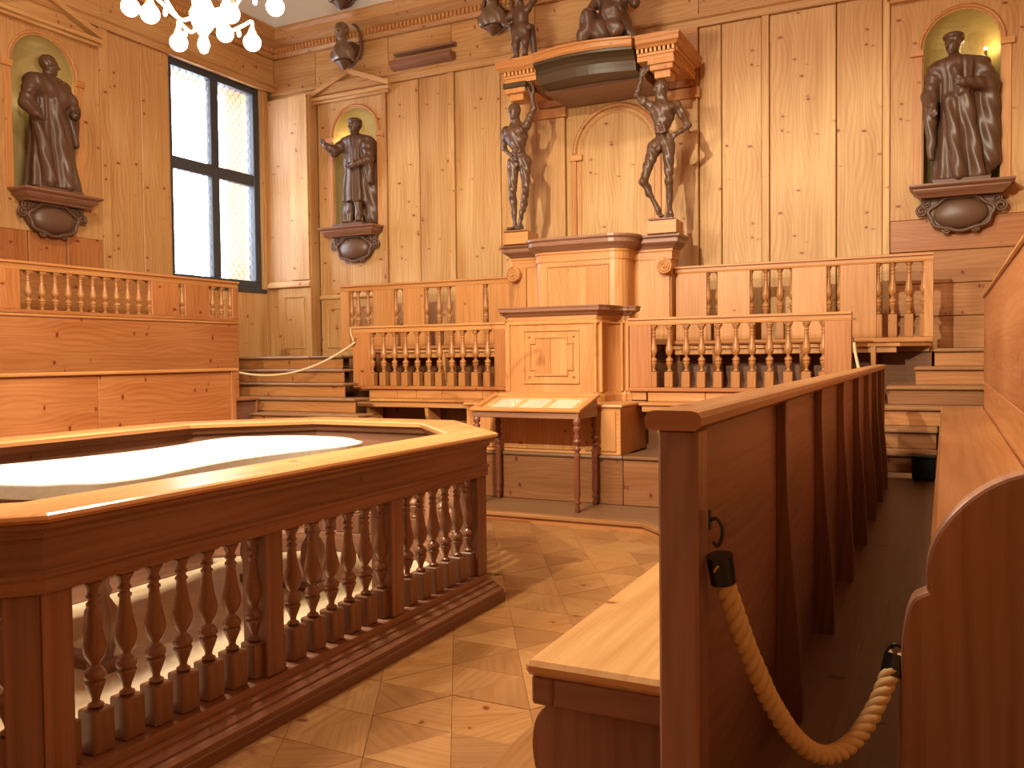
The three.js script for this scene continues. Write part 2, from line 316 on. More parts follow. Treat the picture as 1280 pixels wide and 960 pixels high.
function pediment(parent, cx, hw, y0, rise, place) {   // raking cornices over a lintel
  const g = new THREE.Group(); g.name = 'pediment'; parent.add(g); place(g);
  B(g, 'lintel', pick(WALL), [cx - hw, cx + hw], [y0 - 0.05, y0], [0, 0.10], 0);
  B(g, 'lintel_moulding', pick(WALL), [cx - hw + 0.03, cx + hw - 0.03], [y0 - 0.09, y0 - 0.05], [0, 0.06], 0);
  for (const s of [-1, 1]) {
    const p = poly([[cx + s * hw, y0], [cx, y0 + rise], [cx, y0 + rise + 0.07], [cx + s * hw, y0 + 0.07]]);
    part('raking_cornice', uvBox(ext(p, 0.10), 0), pick(WALL), g);
  }
  part('tympanum', uvBox(ext(poly([[cx - hw + 0.05, y0], [cx + hw - 0.05, y0], [cx, y0 + rise]]), 0.02), 0), pick(WALL), g);
}
// back wall shell and boards
B(wallBack, 'wall_core', shellMat, [XL - 0.75, XR + 0.4], [-0.2, YC + 0.1], [ZB - 0.75, ZB - 0.42]);
const Y3 = 1.58, YA = 5.44, YL = 5.585;     // tier-3 floor, underside of the architrave
boardRow(wallBack, 'x', ZB, [-7.14, -6.6, -6.11], Y3, YA, WALL);
boardRow(wallBack, 'x', ZB, [-6.02, -5.32, -4.79], Y3, YA, WALL);
boardRow(wallBack, 'x', ZB, [-2.65, -2.38, -1.91], Y3, YA, WALL);
boardRow(wallBack, 'x', ZB, [-1.83, -1.10, -0.62], Y3, YA, WALL);
for (const [a, b] of [[-7.22, -7.14], [-6.11, -6.02], [-1.91, -1.83], [-0.62, -0.55]]) B(wallBack, 'pilaster_strip', pick(WALL), [a, b], [Y3, YA], [ZB - 0.03, ZB + 0.03]);
for (const [a, b] of [[-4.79, -4.37], [-3.05, -2.65]]) {
  B(wallBack, 'pilaster', pick(WALL), [a, b], [Y3, 4.60], [ZB - 0.03, ZB + 0.06]);
  B(wallBack, 'pilaster_capital', pick(HONEY), [a - 0.03, b + 0.03], [4.60, 4.72], [ZB - 0.03, ZB + 0.10], 0);
  B(wallBack, 'pilaster_capital', pick(HONEY), [a, b], [4.72, YA], [ZB - 0.03, ZB + 0.05], 0);
}
niche(wallBack, 0.385, 3.44, 4.80, -0.67, 0.48, 2.42, YA, (g) => g.position.set(-7.70, 0, ZB));
niche(wallBack, 0.36, 3.34, 4.78, -0.69, 0.72, 2.98, YA, (g) => g.position.set(0.14, 0, ZB));
pediment(wallBack, -7.74, 0.70, 5.40, 0.26, (g) => g.position.set(0, 0, ZB));
pediment(wallBack, 0.14, 0.72, 5.40, 0.26, (g) => g.position.set(0, 0, ZB));
boardRow(wallBack, 'x', ZB, [0.86, 1.3, XR], Y3, YA, WALL);
for (let k = 0; k < 4; k++) B(wallBack, 'plank', k < 3 ? pick(STEP) : pick(ORANGE), [-0.55, 0.86], [Y3 + k * 0.35 + 0.003, Y3 + k * 0.35 + 0.347], [ZB - 0.03, ZB + rr(-0.003, 0.003)], 0, 0.006);
// corner pier and panelled dado by the stairs
function dadoPanel(parent, x0, x1, y0, y1, z, name = 'dado') {
  B(parent, name + '_board', pick(WALL), [x0, x1], [y0, y1], [z - 0.03, z], 1);
  const a = 0.12, w = 0.02;
  B(parent, name + '_moulding', pick(WALL), [x0 + a, x1 - a], [y1 - a - w, y1 - a], [z, z + 0.014], 0, 0.006); B(parent, name + '_moulding', pick(WALL), [x0 + a, x1 - a], [y0 + a, y0 + a + w], [z, z + 0.014], 0, 0.006);
  B(parent, name + '_moulding', pick(WALL), [x0 + a, x0 + a + w], [y0 + a + w, y1 - a - w], [z, z + 0.014], 1, 0.006); B(parent, name + '_moulding', pick(WALL), [x1 - a - w, x1 - a], [y0 + a + w, y1 - a - w], [z, z + 0.014], 1, 0.006);
}
dadoPanel(wallBack, -8.37, -7.22, Y3, 2.42, ZB);
B(wallBack, 'pier', pick(WALL), [-9.23, -8.40], [Y3, YA], [ZB - 0.03, ZB + 0.17]);
B(wallBack, 'pier_strip', pick(WALL), [-8.76, -8.42], [2.72, YA], [ZB + 0.17, ZB + 0.20]);
dadoPanel(wallBack, -9.0, -8.38, Y3, 2.6, ZB + 0.22);
S(wallBack, 'dado_rail', WALL[1], [[0, 2.6], [0.05, 2.62], [0.05, 2.66], [0.02, 2.70], [0, 2.71]], [[-8.38, ZB + 0.21], [-9.17, ZB + 0.21]]);
S(wallBack, 'dado_rail', WALL[1], [[0, 2.42], [0.03, 2.44], [0.03, 2.47], [0, 2.49]], [[-7.22, ZB], [-8.37, ZB]]);
// blind arched door behind the canopy
{
  const d = structure('door_1'); d.position.set(-3.70, 0, ZB);
  for (let k = 0; k < 3; k++) B(d, 'door_plank', pick(WALL), [-0.46 + k * 0.307, -0.156 + k * 0.307], [Y3, 4.62], [-0.075, -0.05 + rr(-0.003, 0.003)]);
  const sh = poly([[-0.665, Y3], [0.645, Y3], [0.645, YA], [-0.665, YA]]); sh.holes.push(archHole(0.445, Y3 - 0.01, 4.12));
  part('door_surround', uvBox(ext(sh, 0.04, 0, 32).translate(0, 0, -0.04), 1), pick(WALL), d);
  const path = []; for (let i = 0; i <= 32; i++) { const t = Math.PI * i / 32; path.push([0.555 * Math.cos(t), 4.12 + 0.555 * Math.sin(t), 0.0]); }
  part('arch_moulding', uvBox(tube(path, 0.032, 64, 8), 0), HONEY[2], d);
  const p2 = path.map(([x, y, z]) => [x * 0.85, 4.12 + (y - 4.12) * 0.85, 0]); part('arch_moulding', uvBox(tube(p2, 0.014, 64, 6), 0), HONEY[1], d);
  for (const s of [-1, 1]) {
    B(d, 'door_jamb', HONEY[2], [s * 0.523, s * 0.587], [Y3, 4.03], [0, 0.035]);
    B(d, 'door_jamb', HONEY[1], [s * 0.46, s * 0.50], [Y3, 4.03], [0, 0.016]);
    B(d, 'impost', HONEY[0], [s * 0.44, s * 0.61], [4.03, 4.11], [0, 0.05], 0);
  }
}
// entablature: architrave, frieze boards, dentil cornice; plaster above
function entablature(parent, path, lengthAxis, ya = YA) {
  S(parent, 'architrave', WALL[2], [[-0.03, ya], [0.04, ya], [0.04, ya + 0.08], [0.07, ya + 0.10], [0.07, ya + 0.14], [-0.03, ya + 0.14]], path, false, lengthAxis);
  S(parent, 'cornice', WALL[4], [[-0.03, 6.10], [0.06, 6.10], [0.09, 6.14], [0.09, 6.22], [0.17, 6.26], [0.26, 6.30], [0.26, 6.38], [0.30, 6.42], [0.30, 6.45], [-0.03, 6.45]], path, false, lengthAxis);
}
{
  const c1 = structure('trim_1'), c2 = structure('trim_2');
  entablature(c1, [[XR, ZB], [XL, ZB]], 0); entablature(c2, [[XL, ZB], [XL, ZF]], 2, YL);
  for (const [a, b] of [[-9.2, -8.4], [-8.4, -7.1], [-7.1, -6.06], [-6.06, -4.8], [-4.8, -2.65], [-2.65, -1.87], [-1.87, -0.58], [-0.58, XR]]) B(c1, 'frieze_board', pick(WALL), [a + 0.003, b - 0.003], [YA + 0.14, 6.10], [ZB - 0.03, ZB], 0);
  for (const [a, b] of [[ZB, -8.4], [-8.4, -7.36], [-7.36, -5.8], [-5.8, -3], [-3, 0], [0, ZF]]) B(c2, 'frieze_board', pick(WALL), [XL - 0.03, XL], [YL + 0.14, 6.10], [a + 0.003, b - 0.003], 2);
  const den = []; for (let x = XL + 0.1; x < XR; x += 0.062) den.push(cbox(x, x + 0.034, 6.15, 6.215, ZB + 0.09, ZB + 0.135, 0.003));
  const m = part('dentils', uvBox(mergeGeometries(den.map((g) => g)), 0), HONEY[1], c1); m.userData.kind = 'stuff';
  const den2 = []; for (let z = ZB + 0.1; z < -2; z += 0.062) den2.push(cbox(XL + 0.09, XL + 0.135, 6.15, 6.215, z, z + 0.034, 0.003));
  const m2 = part('dentils', uvBox(mergeGeometries(den2), 0), HONEY[1], c2); m2.userData.kind = 'stuff';
  // dark projecting ledge over the boards beside the middle niche, with its small cap
  S(c1, 'ledge', BROWN, [[0, 5.56], [0.10, 5.58], [0.16, 5.62], [0.16, 5.68], [0, 5.68]], [[-5.97, ZB + 0.04], [-6.95, ZB + 0.04]]);
  S(c1, 'ledge', BROWN, [[0, 5.78], [0.10, 5.79], [0.10, 5.82], [0, 5.83]], [[-5.97, ZB], [-6.95, ZB]]);
}
B(wallBack, 'plaster_band', plaster, [XL - 0.4, XR + 0.4], [6.45, YC], [ZB - 0.42, ZB + 0.02]);
B(wallBack, 'frieze_core', shellMat, [XL - 0.4, XR + 0.4], [5.44, 6.45], [ZB - 0.42, ZB - 0.03]);
// left wall with window openings at z -10.15..-8.40 and 1.70..3.45
const WY0 = 2.60, WY1 = 5.60, WIN = [[-10.13, -8.40], [1.70, 3.43]];
const zc = [[ZB - 0.75, WIN[0][0]], [WIN[0][1], WIN[1][0]], [WIN[1][1], ZF + 0.4]];
for (const [a, b] of zc) B(wallLeft, 'wall_core', shellMat, [XL - 0.75, XL - 0.42], [-0.2, 6.45], [a, b]);
for (const [a, b] of WIN) { B(wallLeft, 'wall_core', shellMat, [XL - 0.75, XL - 0.03], [-0.2, WY0], [a, b]); B(wallLeft, 'wall_core', shellMat, [XL - 0.75, XL - 0.03], [WY1, 6.45], [a, b]); }
for (const z of [WIN[0][0], WIN[0][1], WIN[1][0], WIN[1][1]]) { const s = z === WIN[0][0] || z === WIN[1][0] ? -1 : 1; B(wallLeft, 'window_reveal', pick(WALL), [XL - 0.42, XL - 0.03], [WY0 - 0.1, WY1 + 0.1], [z, z + s * 0.04]); }
B(wallLeft, 'plaster_band', plaster, [XL - 0.75, XL + 0.02], [6.45, YC], [ZB - 0.75, ZF + 0.4]);
boardRow(wallLeft, 'z', XL, [-8.36, -7.92, -7.42], 0.5, YL, WALL);
B(wallLeft, 'pilaster_strip', pick(WALL), [XL - 0.03, XL + 0.03], [0.5, YL], [-7.42, -7.30]);
B(wallLeft, 'pilaster_strip', pick(WALL), [XL - 0.03, XL + 0.03], [0.5, YL], [-5.86, -5.74]);
B(wallLeft, 'corner_board', pick(WALL), [XL - 0.03, XL], [0.5, YL], [-10.26, -10.15]);
for (const [a, b] of WIN) { boardRow(wallLeft, 'z', XL, [a - 0.02, (a + b) / 2, b + 0.02], 0.5, WY0 - 0.02, WALL); }
boardRow(wallLeft, 'z', XL, [-5.74, -5.1, -4.5, -3.9, -3.3, -2.7, -2.1, -1.5, -0.9, -0.3, 0.3, 0.9, 1.66], 0.5, YL, WALL);
boardRow(wallLeft, 'z', XL, [-7.30, -6.82, -6.34, -5.86], 0.5, 3.02, ORANGE);
for (let k = 0; k < 4; k++) B(wallLeft, 'added_dark_backing', STEP[1], [XL + 0.04, XL + 0.07], [1.56, 2.56], [-8.0 + k * 1.7, -6.305 + k * 1.7], 2);  // boards added in a deeper tone to stand for shade behind the low balusters
niche(wallLeft, 0.385, 3.46, 4.86, -0.72, 0.72, 3.02, YL, (g) => { g.position.set(XL, 0, -6.58); g.rotation.y = Math.PI / 2; });
pediment(wallLeft, 0, 0.72, 5.42, 0.26, (g) => { g.position.set(XL, 0, -6.58); g.rotation.y = Math.PI / 2; });
// windows: dark frames, four lights each, leaded panes
const FRAME = plain(0.045, 0.05, 0.06, 0.55), GLASS = new THREE.MeshPhysicalMaterial({ color: 0xffffff, transmission: 1, thickness: 0, roughness: 0.12, ior: 1.5 }), LEAD = plain(0.08, 0.08, 0.09, 0.6);
WIN.forEach(([a, b], wi) => {
  const w = structure('window_' + (wi + 1)), x = XL - 0.14, f = 0.085, zm = (a + b) / 2, ym = 4.22;
  const bar = (n, y0, y1, z0, z1, t = 0.05) => B(w, n, FRAME, [x - t, x + t], [y0, y1], [z0, z1], 1, 0.008);
  bar('frame_rail', WY0 + 0.0, WY0 + 0.12, a, b, 0.07); bar('frame_rail', WY1 - 0.10, WY1, a, b, 0.07);
  bar('frame_stile', WY0 + 0.12, WY1 - 0.10, a, a + 0.12, 0.07); bar('frame_stile', WY0 + 0.12, WY1 - 0.10, b - f, b, 0.07);
  bar('transom', ym - 0.085, ym + 0.085, a + 0.12, b - f); bar('mullion', WY0 + 0.12, ym - 0.085, zm - 0.075, zm + 0.075); bar('mullion', ym + 0.085, WY1 - 0.10, zm - 0.075, zm + 0.075);
  B(w, 'sill', FRAME, [XL - 0.42, XL + 0.03], [WY0 - 0.06, WY0], [a, b], 2);
  for (const [y0, y1] of [[WY0 + 0.12, ym - 0.085], [ym + 0.085, WY1 - 0.10]]) for (const [z0, z1] of [[a + 0.12, zm - 0.075], [zm + 0.075, b - f]]) {
    const p = B(w, 'pane', GLASS, [x - 0.003, x + 0.003], [y0, y1], [z0, z1], 1, 0.0005);
    const came = []; for (let k = -30; k < 60; k++) {      // diamond leading clipped to the light
      for (const s of [-1, 1]) {
        const c0 = k * 0.14; let pts = [];
        for (const zz of [z0, z1]) { const yy = y0 + c0 + s * (zz - z0) * 1.25; pts.push([yy, zz]); }
        let [[ya, za], [yb, zb]] = pts; if (ya > yb) [[ya, za], [yb, zb]] = [[yb, zb], [ya, za]];
        if (yb < y0 || ya > y1) continue;
        if (ya < y0) { za += (zb - za) * (y0 - ya) / (yb - ya); ya = y0; } if (yb > y1) { zb = za + (zb - za) * (y1 - ya) / (yb - ya); yb = y1; }
        const L = Math.hypot(yb - ya, zb - za); if (L < 0.02) continue;
        const g = new THREE.BoxGeometry(0.006, 0.0035, L); g.rotateX(-Math.atan2(yb - ya, zb - za)); g.translate(x + 0.005, (ya + yb) / 2, (za + zb) / 2); came.push(g);
      }
    }
    part('lead_came', mergeGeometries(came), LEAD, p);
  }
});
// right wall, front wall, ceiling (outside the frame; they close the room)
B(wallRight, 'wall_core', shellMat, [XR + 0.03, XR + 0.4], [-0.2, YC], [ZB - 0.75, ZF + 0.4]);
{ const e = []; for (let z = ZB; z < ZF - 0.2; z += 0.705) e.push(z); e.push(ZF); boardRow(wallRight, 'z', XR, e, 0, 6.45, WALL, 0.03, -1); }
B(wallRight, 'plaster_band', plaster, [XR, XR + 0.03], [6.45, YC], [ZB, ZF]);
B(wallFront, 'wall_core', shellMat, [XL - 0.75, XR + 0.4], [-0.2, YC], [ZF + 0.03, ZF + 0.4]);
{ const e = []; for (let x = XL; x < XR - 0.2; x += 0.73) e.push(x); e.push(XR); boardRow(wallFront, 'x', ZF, e, 0, 6.45, WALL, 0.03, -1); }
B(wallFront, 'plaster_band', plaster, [XL, XR], [6.45, YC], [ZF, ZF + 0.03]);
B(ceiling, 'ceiling_boards', wood(0.6, 0.36, 0.2, 0.5), [XL - 0.75, XR + 0.4], [YC, YC + 0.25], [ZB - 0.75, ZF + 0.4], 0);
for (let k = 0; k < 5; k++) B(ceiling, 'ceiling_beam', ORANGE[k % 3], [XL + 0.05, XR - 0.05], [YC - 0.18, YC], [ZB + 1.4 + k * 2.8, ZB + 1.65 + k * 2.8], 0);

// ================================================================ TIERS AND STAIRS
// solid cores of the seating
{
  const c = structure('trim_3');
  const box = (n, x, y, z, m = KICK[1]) => B(c, n, m, x, y, z, 0, 0.003);
  box('tier_core', [-6.05, -0.74], [0, 0.525], [-8.90, -8.085]); box('tier_core', [-6.42, -0.74], [0, 1.03], [-9.68, -8.905]); box('tier_core', [-7.34, -0.12], [0, 1.545], [ZB + 0.02, -9.69]);
  box('tier_core', [-0.72, XR], [0, 0.53], [-7.42, -1.36]); box('tier_core', [0.33, XR], [0, 1.56], [-8.02, -2.02], BENCH);
  box('tier_core', [XL, -6.74], [0, 0.53], [-7.22, -0.4]); box('tier_core', [XL, -7.80], [0, 1.56], [-8.02, -0.4], BENCH);
  B(c, 'aisle_floor', TREAD, [-0.72, 0.3], [0.53, 0.565], [-7.42, -1.36], 2); B(c, 'aisle_floor', TREAD, [-7.76, -6.74], [0.53, 0.565], [-7.22, -0.4], 2);
  for (let k = 0; k < 4; k++) B(c, 'base_board', pick(ORANGE), [-0.755, -0.722], [0, 0.56], [-1.36 - k * 1.5, -2.855 - k * 1.5], 2);
  B(c, 'base_board', pick(ORANGE), [-0.72, XR], [0, 0.56], [-1.355, -1.325], 0);
  for (let k = 0; k < 4; k++) B(c, 'base_board', pick(ORANGE), [-6.74, -6.71], [0, 0.56], [-0.5 - k * 1.66, -2.15 - k * 1.66], 2);
}
// low dais under the display table
{
  const d = thing('dais', 'low plank dais in front of the pulpit base', 'platform');
  const zs = [-7.27, -7.46, -7.65, -7.84, -8.04];
  for (let i = 0; i < 4; i++) {
    const sh = (z) => Math.min(0, 0); const xr0 = -2.35 + (-7.27 - zs[i] > 0 ? 0 : 0);
    const pts = [[-6.0, zs[i + 1] + 0.002], [-6.0, zs[i] - 0.002], [xr0 + (i ? 1.35 : 0), zs[i] - 0.002], [xr0 + 1.35, zs[i + 1] + 0.002]];
    if (i) part('dais_board', uvBox(slab(pts, 0.04, 0.08), 0), TREAD, d);
    else part('dais_board', uvBox(slab([[-6.0, zs[1] + 0.002], [-6.0, zs[0]], [-2.36, zs[0]], [-1.0, -5.91], [-1.0, zs[1] + 0.002]], 0.04, 0.08), 0), TREAD, d);
  }
  S(d, 'nosing', wood(0.30, 0.17, 0.09, 0.3, 'grain'), [[-0.05, 0.045], [0.02, 0.045], [0.03, 0.055], [0.03, 0.075], [0.02, 0.084], [-0.05, 0.084]], [[-1.0, -5.90], [-2.35, -7.25], [-6.0, -7.25]]);
  S(d, 'riser', pick(ORANGE), [[-0.03, 0], [0, 0], [0, 0.045], [-0.03, 0.045]], [[-1.0, -5.90], [-2.35, -7.25], [-6.0, -7.25]]);
}
// kick boards and benches of the back tiers
function backBench(o, x0, x1, seatY, zf, zbk, kick, supports, endCut = 0) {
  part('seat_board', uvBox(endCut ? slab([[x0, zbk], [x0, zf], [x1 - endCut, zf], [x1, zbk]], seatY - 0.032, seatY) : cbox(x0, x1, seatY - 0.032, seatY, zbk, zf, 0.01), 0), pick(HONEY), o);
  B(o, 'fascia', pick(HONEY), [x0 + 0.03, x1 - 0.03 - endCut], [seatY - 0.095, seatY - 0.032], [zf - 0.055, zf - 0.025], 0);
  for (const sx of supports) {
    const g = ext(poly([[0, 0], [0.02, 0.16], [0.10, 0.30], [0.12, seatY - kick - 0.035], [-0.17, seatY - kick - 0.035], [-0.17, 0]]), 0.045); g.rotateY(-Math.PI / 2);
    part('bench_bracket', uvBox(g, 1), pick(HONEY), o, [sx, kick, zbk + 0.19]);
  }
}
const L1 = thing('tier_bench', 'lower tier bench with plain kick boards between the roped stairs and the pulpit', 'bench');
const R1 = thing('tier_bench', 'lower tier bench with balusters behind, half hidden by the dark parapet bench', 'bench');
const L2 = thing('tier_bench', 'upper tier bench behind the first balustrade, on the side of the tall window', 'bench');
const R2 = thing('tier_bench', 'upper tier bench behind the first balustrade with an angled end over the dark stairs', 'bench');
backBench(L1, -6.40, -4.605, 1.06, -8.53, -8.87, 0.565, [-6.2, -5.37]);
backBench(R1, -2.815, -0.80, 1.06, -8.53, -8.87, 0.565, [-2.6, -1.7, -0.95]);
backBench(L2, -7.05, -4.78, 1.64, -9.35, -9.655, 1.07, [-6.6, -5.6]);
backBench(R2, -2.70, -0.12, 1.64, -9.35, -9.655, 1.07, [-2.2, -1.3, -0.62], 0.28);
for (const [o, xs] of [[L1, [-6.04, -5.30, -4.605]], [R1, [-2.815, -1.75, -0.75]]]) {
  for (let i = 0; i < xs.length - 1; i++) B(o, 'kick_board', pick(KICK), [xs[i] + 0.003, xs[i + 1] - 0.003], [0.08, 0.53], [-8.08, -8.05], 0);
  B(o, 'tread', TREAD, [xs[0], xs[xs.length - 1]], [0.53, 0.565], [-8.895, -8.02], 0, 0.012);
  const q = o === L1 ? [-6.40, -5.98, -5.71, -5.35, -4.80, -4.605] : [-2.815, -2.2, -1.5, -0.80];
  for (let i = 0; i < q.length - 1; i++) B(o, 'back_board', pick(HONEY), [q[i] + 0.002, q[i + 1] - 0.002], [1.06, 1.163], [-8.90, -8.845 + rr(-0.002, 0.002)], 0);
}
for (const [o, x0, x1] of [[L2, -7.0, -4.8], [R2, -2.7, -0.14]]) { B(o, 'tread', TREAD, [Math.max(x0, -6.42), Math.min(x1, -0.74)], [1.03, 1.065], [-9.685, -8.905], 0); B(o, 'back_board', STEP[1], [x0, x1], [1.55, 1.648], [-9.685, -9.66], 0); }
{ const up = thing('tier_floor', 'top standing row floor between the upper balustrade and the plank wall', 'floor'); B(up, 'floor_board', TREAD, [-7.35, -0.11], [1.545, Y3], [ZB + 0.18, -9.69], 0); }

// balustrades
const balA = balusterGeo(0.655, 0.043, 0.165, 0.088), balB = balusterGeo(0.775, 0.043, 0.235, 0.085), balC = balusterGeo(0.37, 0.036, 0, 0.05), balE = balusterGeo(0.63, 0.043, 0.155, 0.088, 20);
const RAILP = (y, w) => [[-w, y - 0.08], [w - 0.02, y - 0.08], [w - 0.015, y - 0.06], [w - 0.015, y - 0.03], [w + 0.01, y - 0.022], [w + 0.01, y - 0.004], [w + 0.004, y], [-w, y]];
function straightRail(o, x0, x1, z, yb, yt, bottomH, topMat, bal, bx, boards, posts, matPost = HONEY, kBal = BAL1) {
  S(o, 'top_rail', topMat, RAILP(yt, 0.06), [[x1, z], [x0, z]]);
  B(o, 'bottom_rail', pick(matPost), [x0, x1], [yb, yb + bottomH], [z - 0.055, z + 0.045], 0);
  for (const [a, b] of posts) B(o, 'post', pick(matPost), [a, b], [yb + bottomH, yt - 0.08], [z - 0.045, z + 0.042]);
  for (const [a, b] of boards) B(o, 'panel_board', pick(HONEY), [a, b], [yb + bottomH, yt - 0.08], [z + 0.012, z + 0.042]);
  for (const x of bx) part('baluster', bal, kBal, o, [x, yb + bottomH, z - 0.01]);
}
const bl1 = thing('balustrade', 'lower balustrade with turned balusters beside the roped stairs', 'balustrade');
straightRail(bl1, -6.61, -4.46, -8.85, 1.165, 1.94, 0.04, HONEY[1], balA, [-6.35, -6.18, -6.02, -5.86, -5.69, -5.53, -5.38, -5.21, -5.06, -4.89, -4.73], [], [[-6.61, -6.35], [-4.62, -4.46]], ORANGE);
const br1 = thing('balustrade', 'lower balustrade with turned balusters behind the long parapet bench', 'balustrade');
straightRail(br1, -3.01, -0.795, -8.85, 1.165, 1.94, 0.04, HONEY[1], balA, [-2.75, -2.58, -2.40, -2.24, -2.07, -1.89, -1.73, -1.56, -1.38, -1.21, -1.05], [], [[-3.00, -2.76], [-1.04, -0.795]], ORANGE);
B(bl1, 'skirting', HONEY[2], [-4.60, -4.46], [1.07, 1.164], [-8.89, -8.85], 0); B(br1, 'skirting', HONEY[2], [-3.01, -2.83], [1.07, 1.164], [-8.89, -8.85], 0);
const bl2 = thing('balustrade', 'upper balustrade of wide boards and paired balusters under the wall statue with raised hand', 'balustrade');
straightRail(bl2, -7.40, -4.72, -9.65, 1.65, 2.535, 0.05, HONEY[0], balB, [-7.25, -7.14, -6.98, -6.86, -6.53, -6.40, -6.05, -5.86, -5.71, -5.58, -5.18, -5.10], [[-6.87, -6.53], [-6.38, -6.06], [-5.59, -5.19], [-5.11, -4.74]], [[-7.40, -7.27]]);
const br2 = thing('balustrade', 'upper balustrade of wide boards and paired balusters ending above the dark stairs', 'balustrade');
straightRail(br2, -2.735, -0.107, -9.65, 1.65, 2.535, 0.05, HONEY[0], balB, [-2.37, -2.25, -1.90, -1.74, -1.59, -1.46, -1.10, -0.98, -0.62, -0.48, -0.33, -0.19], [[-2.72, -2.37], [-2.25, -1.90], [-1.46, -1.11], [-0.98, -0.63]], [[-0.19, -0.107]]);
{
  const o = thing('balustrade', 'low balustrade on top of the orange plank parapet below the window', 'balustrade'), x = -7.74;
  S(o, 'top_rail', HONEY[2], RAILP(2.49, 0.06), [[x, -7.99], [x, -1.2]], false, 2);
  B(o, 'bottom_rail', pick(ORANGE), [x - 0.05, x + 0.045], [2.005, 2.04], [-7.99, -1.2], 2);
  for (const [a, b] of [[-8.0, -7.90], [-7.53, -7.17], [-7.08, -6.71], [-5.21, -4.2], [-2.8, -1.2]]) B(o, 'panel_board', pick(ORANGE), [x + 0.012, x + 0.042], [2.04, 2.41], [a, b], 1);
  const zs = [-7.90, -7.76, -7.62, -7.16, -7.08, -6.71]; for (let k = 0; k < 10; k++) zs.push(-6.57 + k * 0.1395); for (let k = 0; k < 9; k++) zs.push(-4.07 + k * 0.14);
  for (const z of zs) part('baluster', balC, BAL1, o, [x, 2.04, z]);
}
// stairs
function stairs(o, xl, xr, mats_, n = 6) {
  for (let k = 0; k < n; k++) {
    const y = Y3 - 0.165 * k, z = -8.95 + 0.29 * k, zb = k ? z - 0.29 - 0.03 : ZB + 0.02;
    B(o, 'tread', wood(0.33, 0.215, 0.14, 0.36, 'grain'), [xl[k], xr[k]], [y - 0.035, y], [zb, z], 0, 0.01);
    B(o, 'riser', pick(mats_), [xl[k] + 0.01, xr[k] - 0.01], [y - 0.165, y - 0.036], [z - 0.06, z - 0.03], 0);
  }
}
const sl = thing('staircase', 'wooden corner stairs closed off by a thin sagging rope', 'stairs');
stairs(sl, [XL + 0.03, XL + 0.03, XL + 0.03, XL + 0.03, -7.38, -7.38], [-7.42, -6.66, -6.43, -6.06, -5.80, -5.70], STEP);
B(sl, 'landing_board', TREAD, [-7.42, -6.90], [Y3 - 0.035, Y3], [-9.30, -8.95], 0, 0.01);
B(sl, 'riser', pick(STEP), [-7.42, -6.91], [Y3 - 0.165, Y3 - 0.036], [-9.01, -8.98], 0);
const sr = thing('staircase', 'dark worn wooden stairs beyond the dark aisle beside the parapet bench', 'stairs');
stairs(sr, [-0.10, -0.25, -0.47, -0.60, -0.60, -0.60], [XR - 0.02, XR - 0.02, XR - 0.02, XR - 0.02, -0.05, -0.05], [...KICK, STEP[1]]);

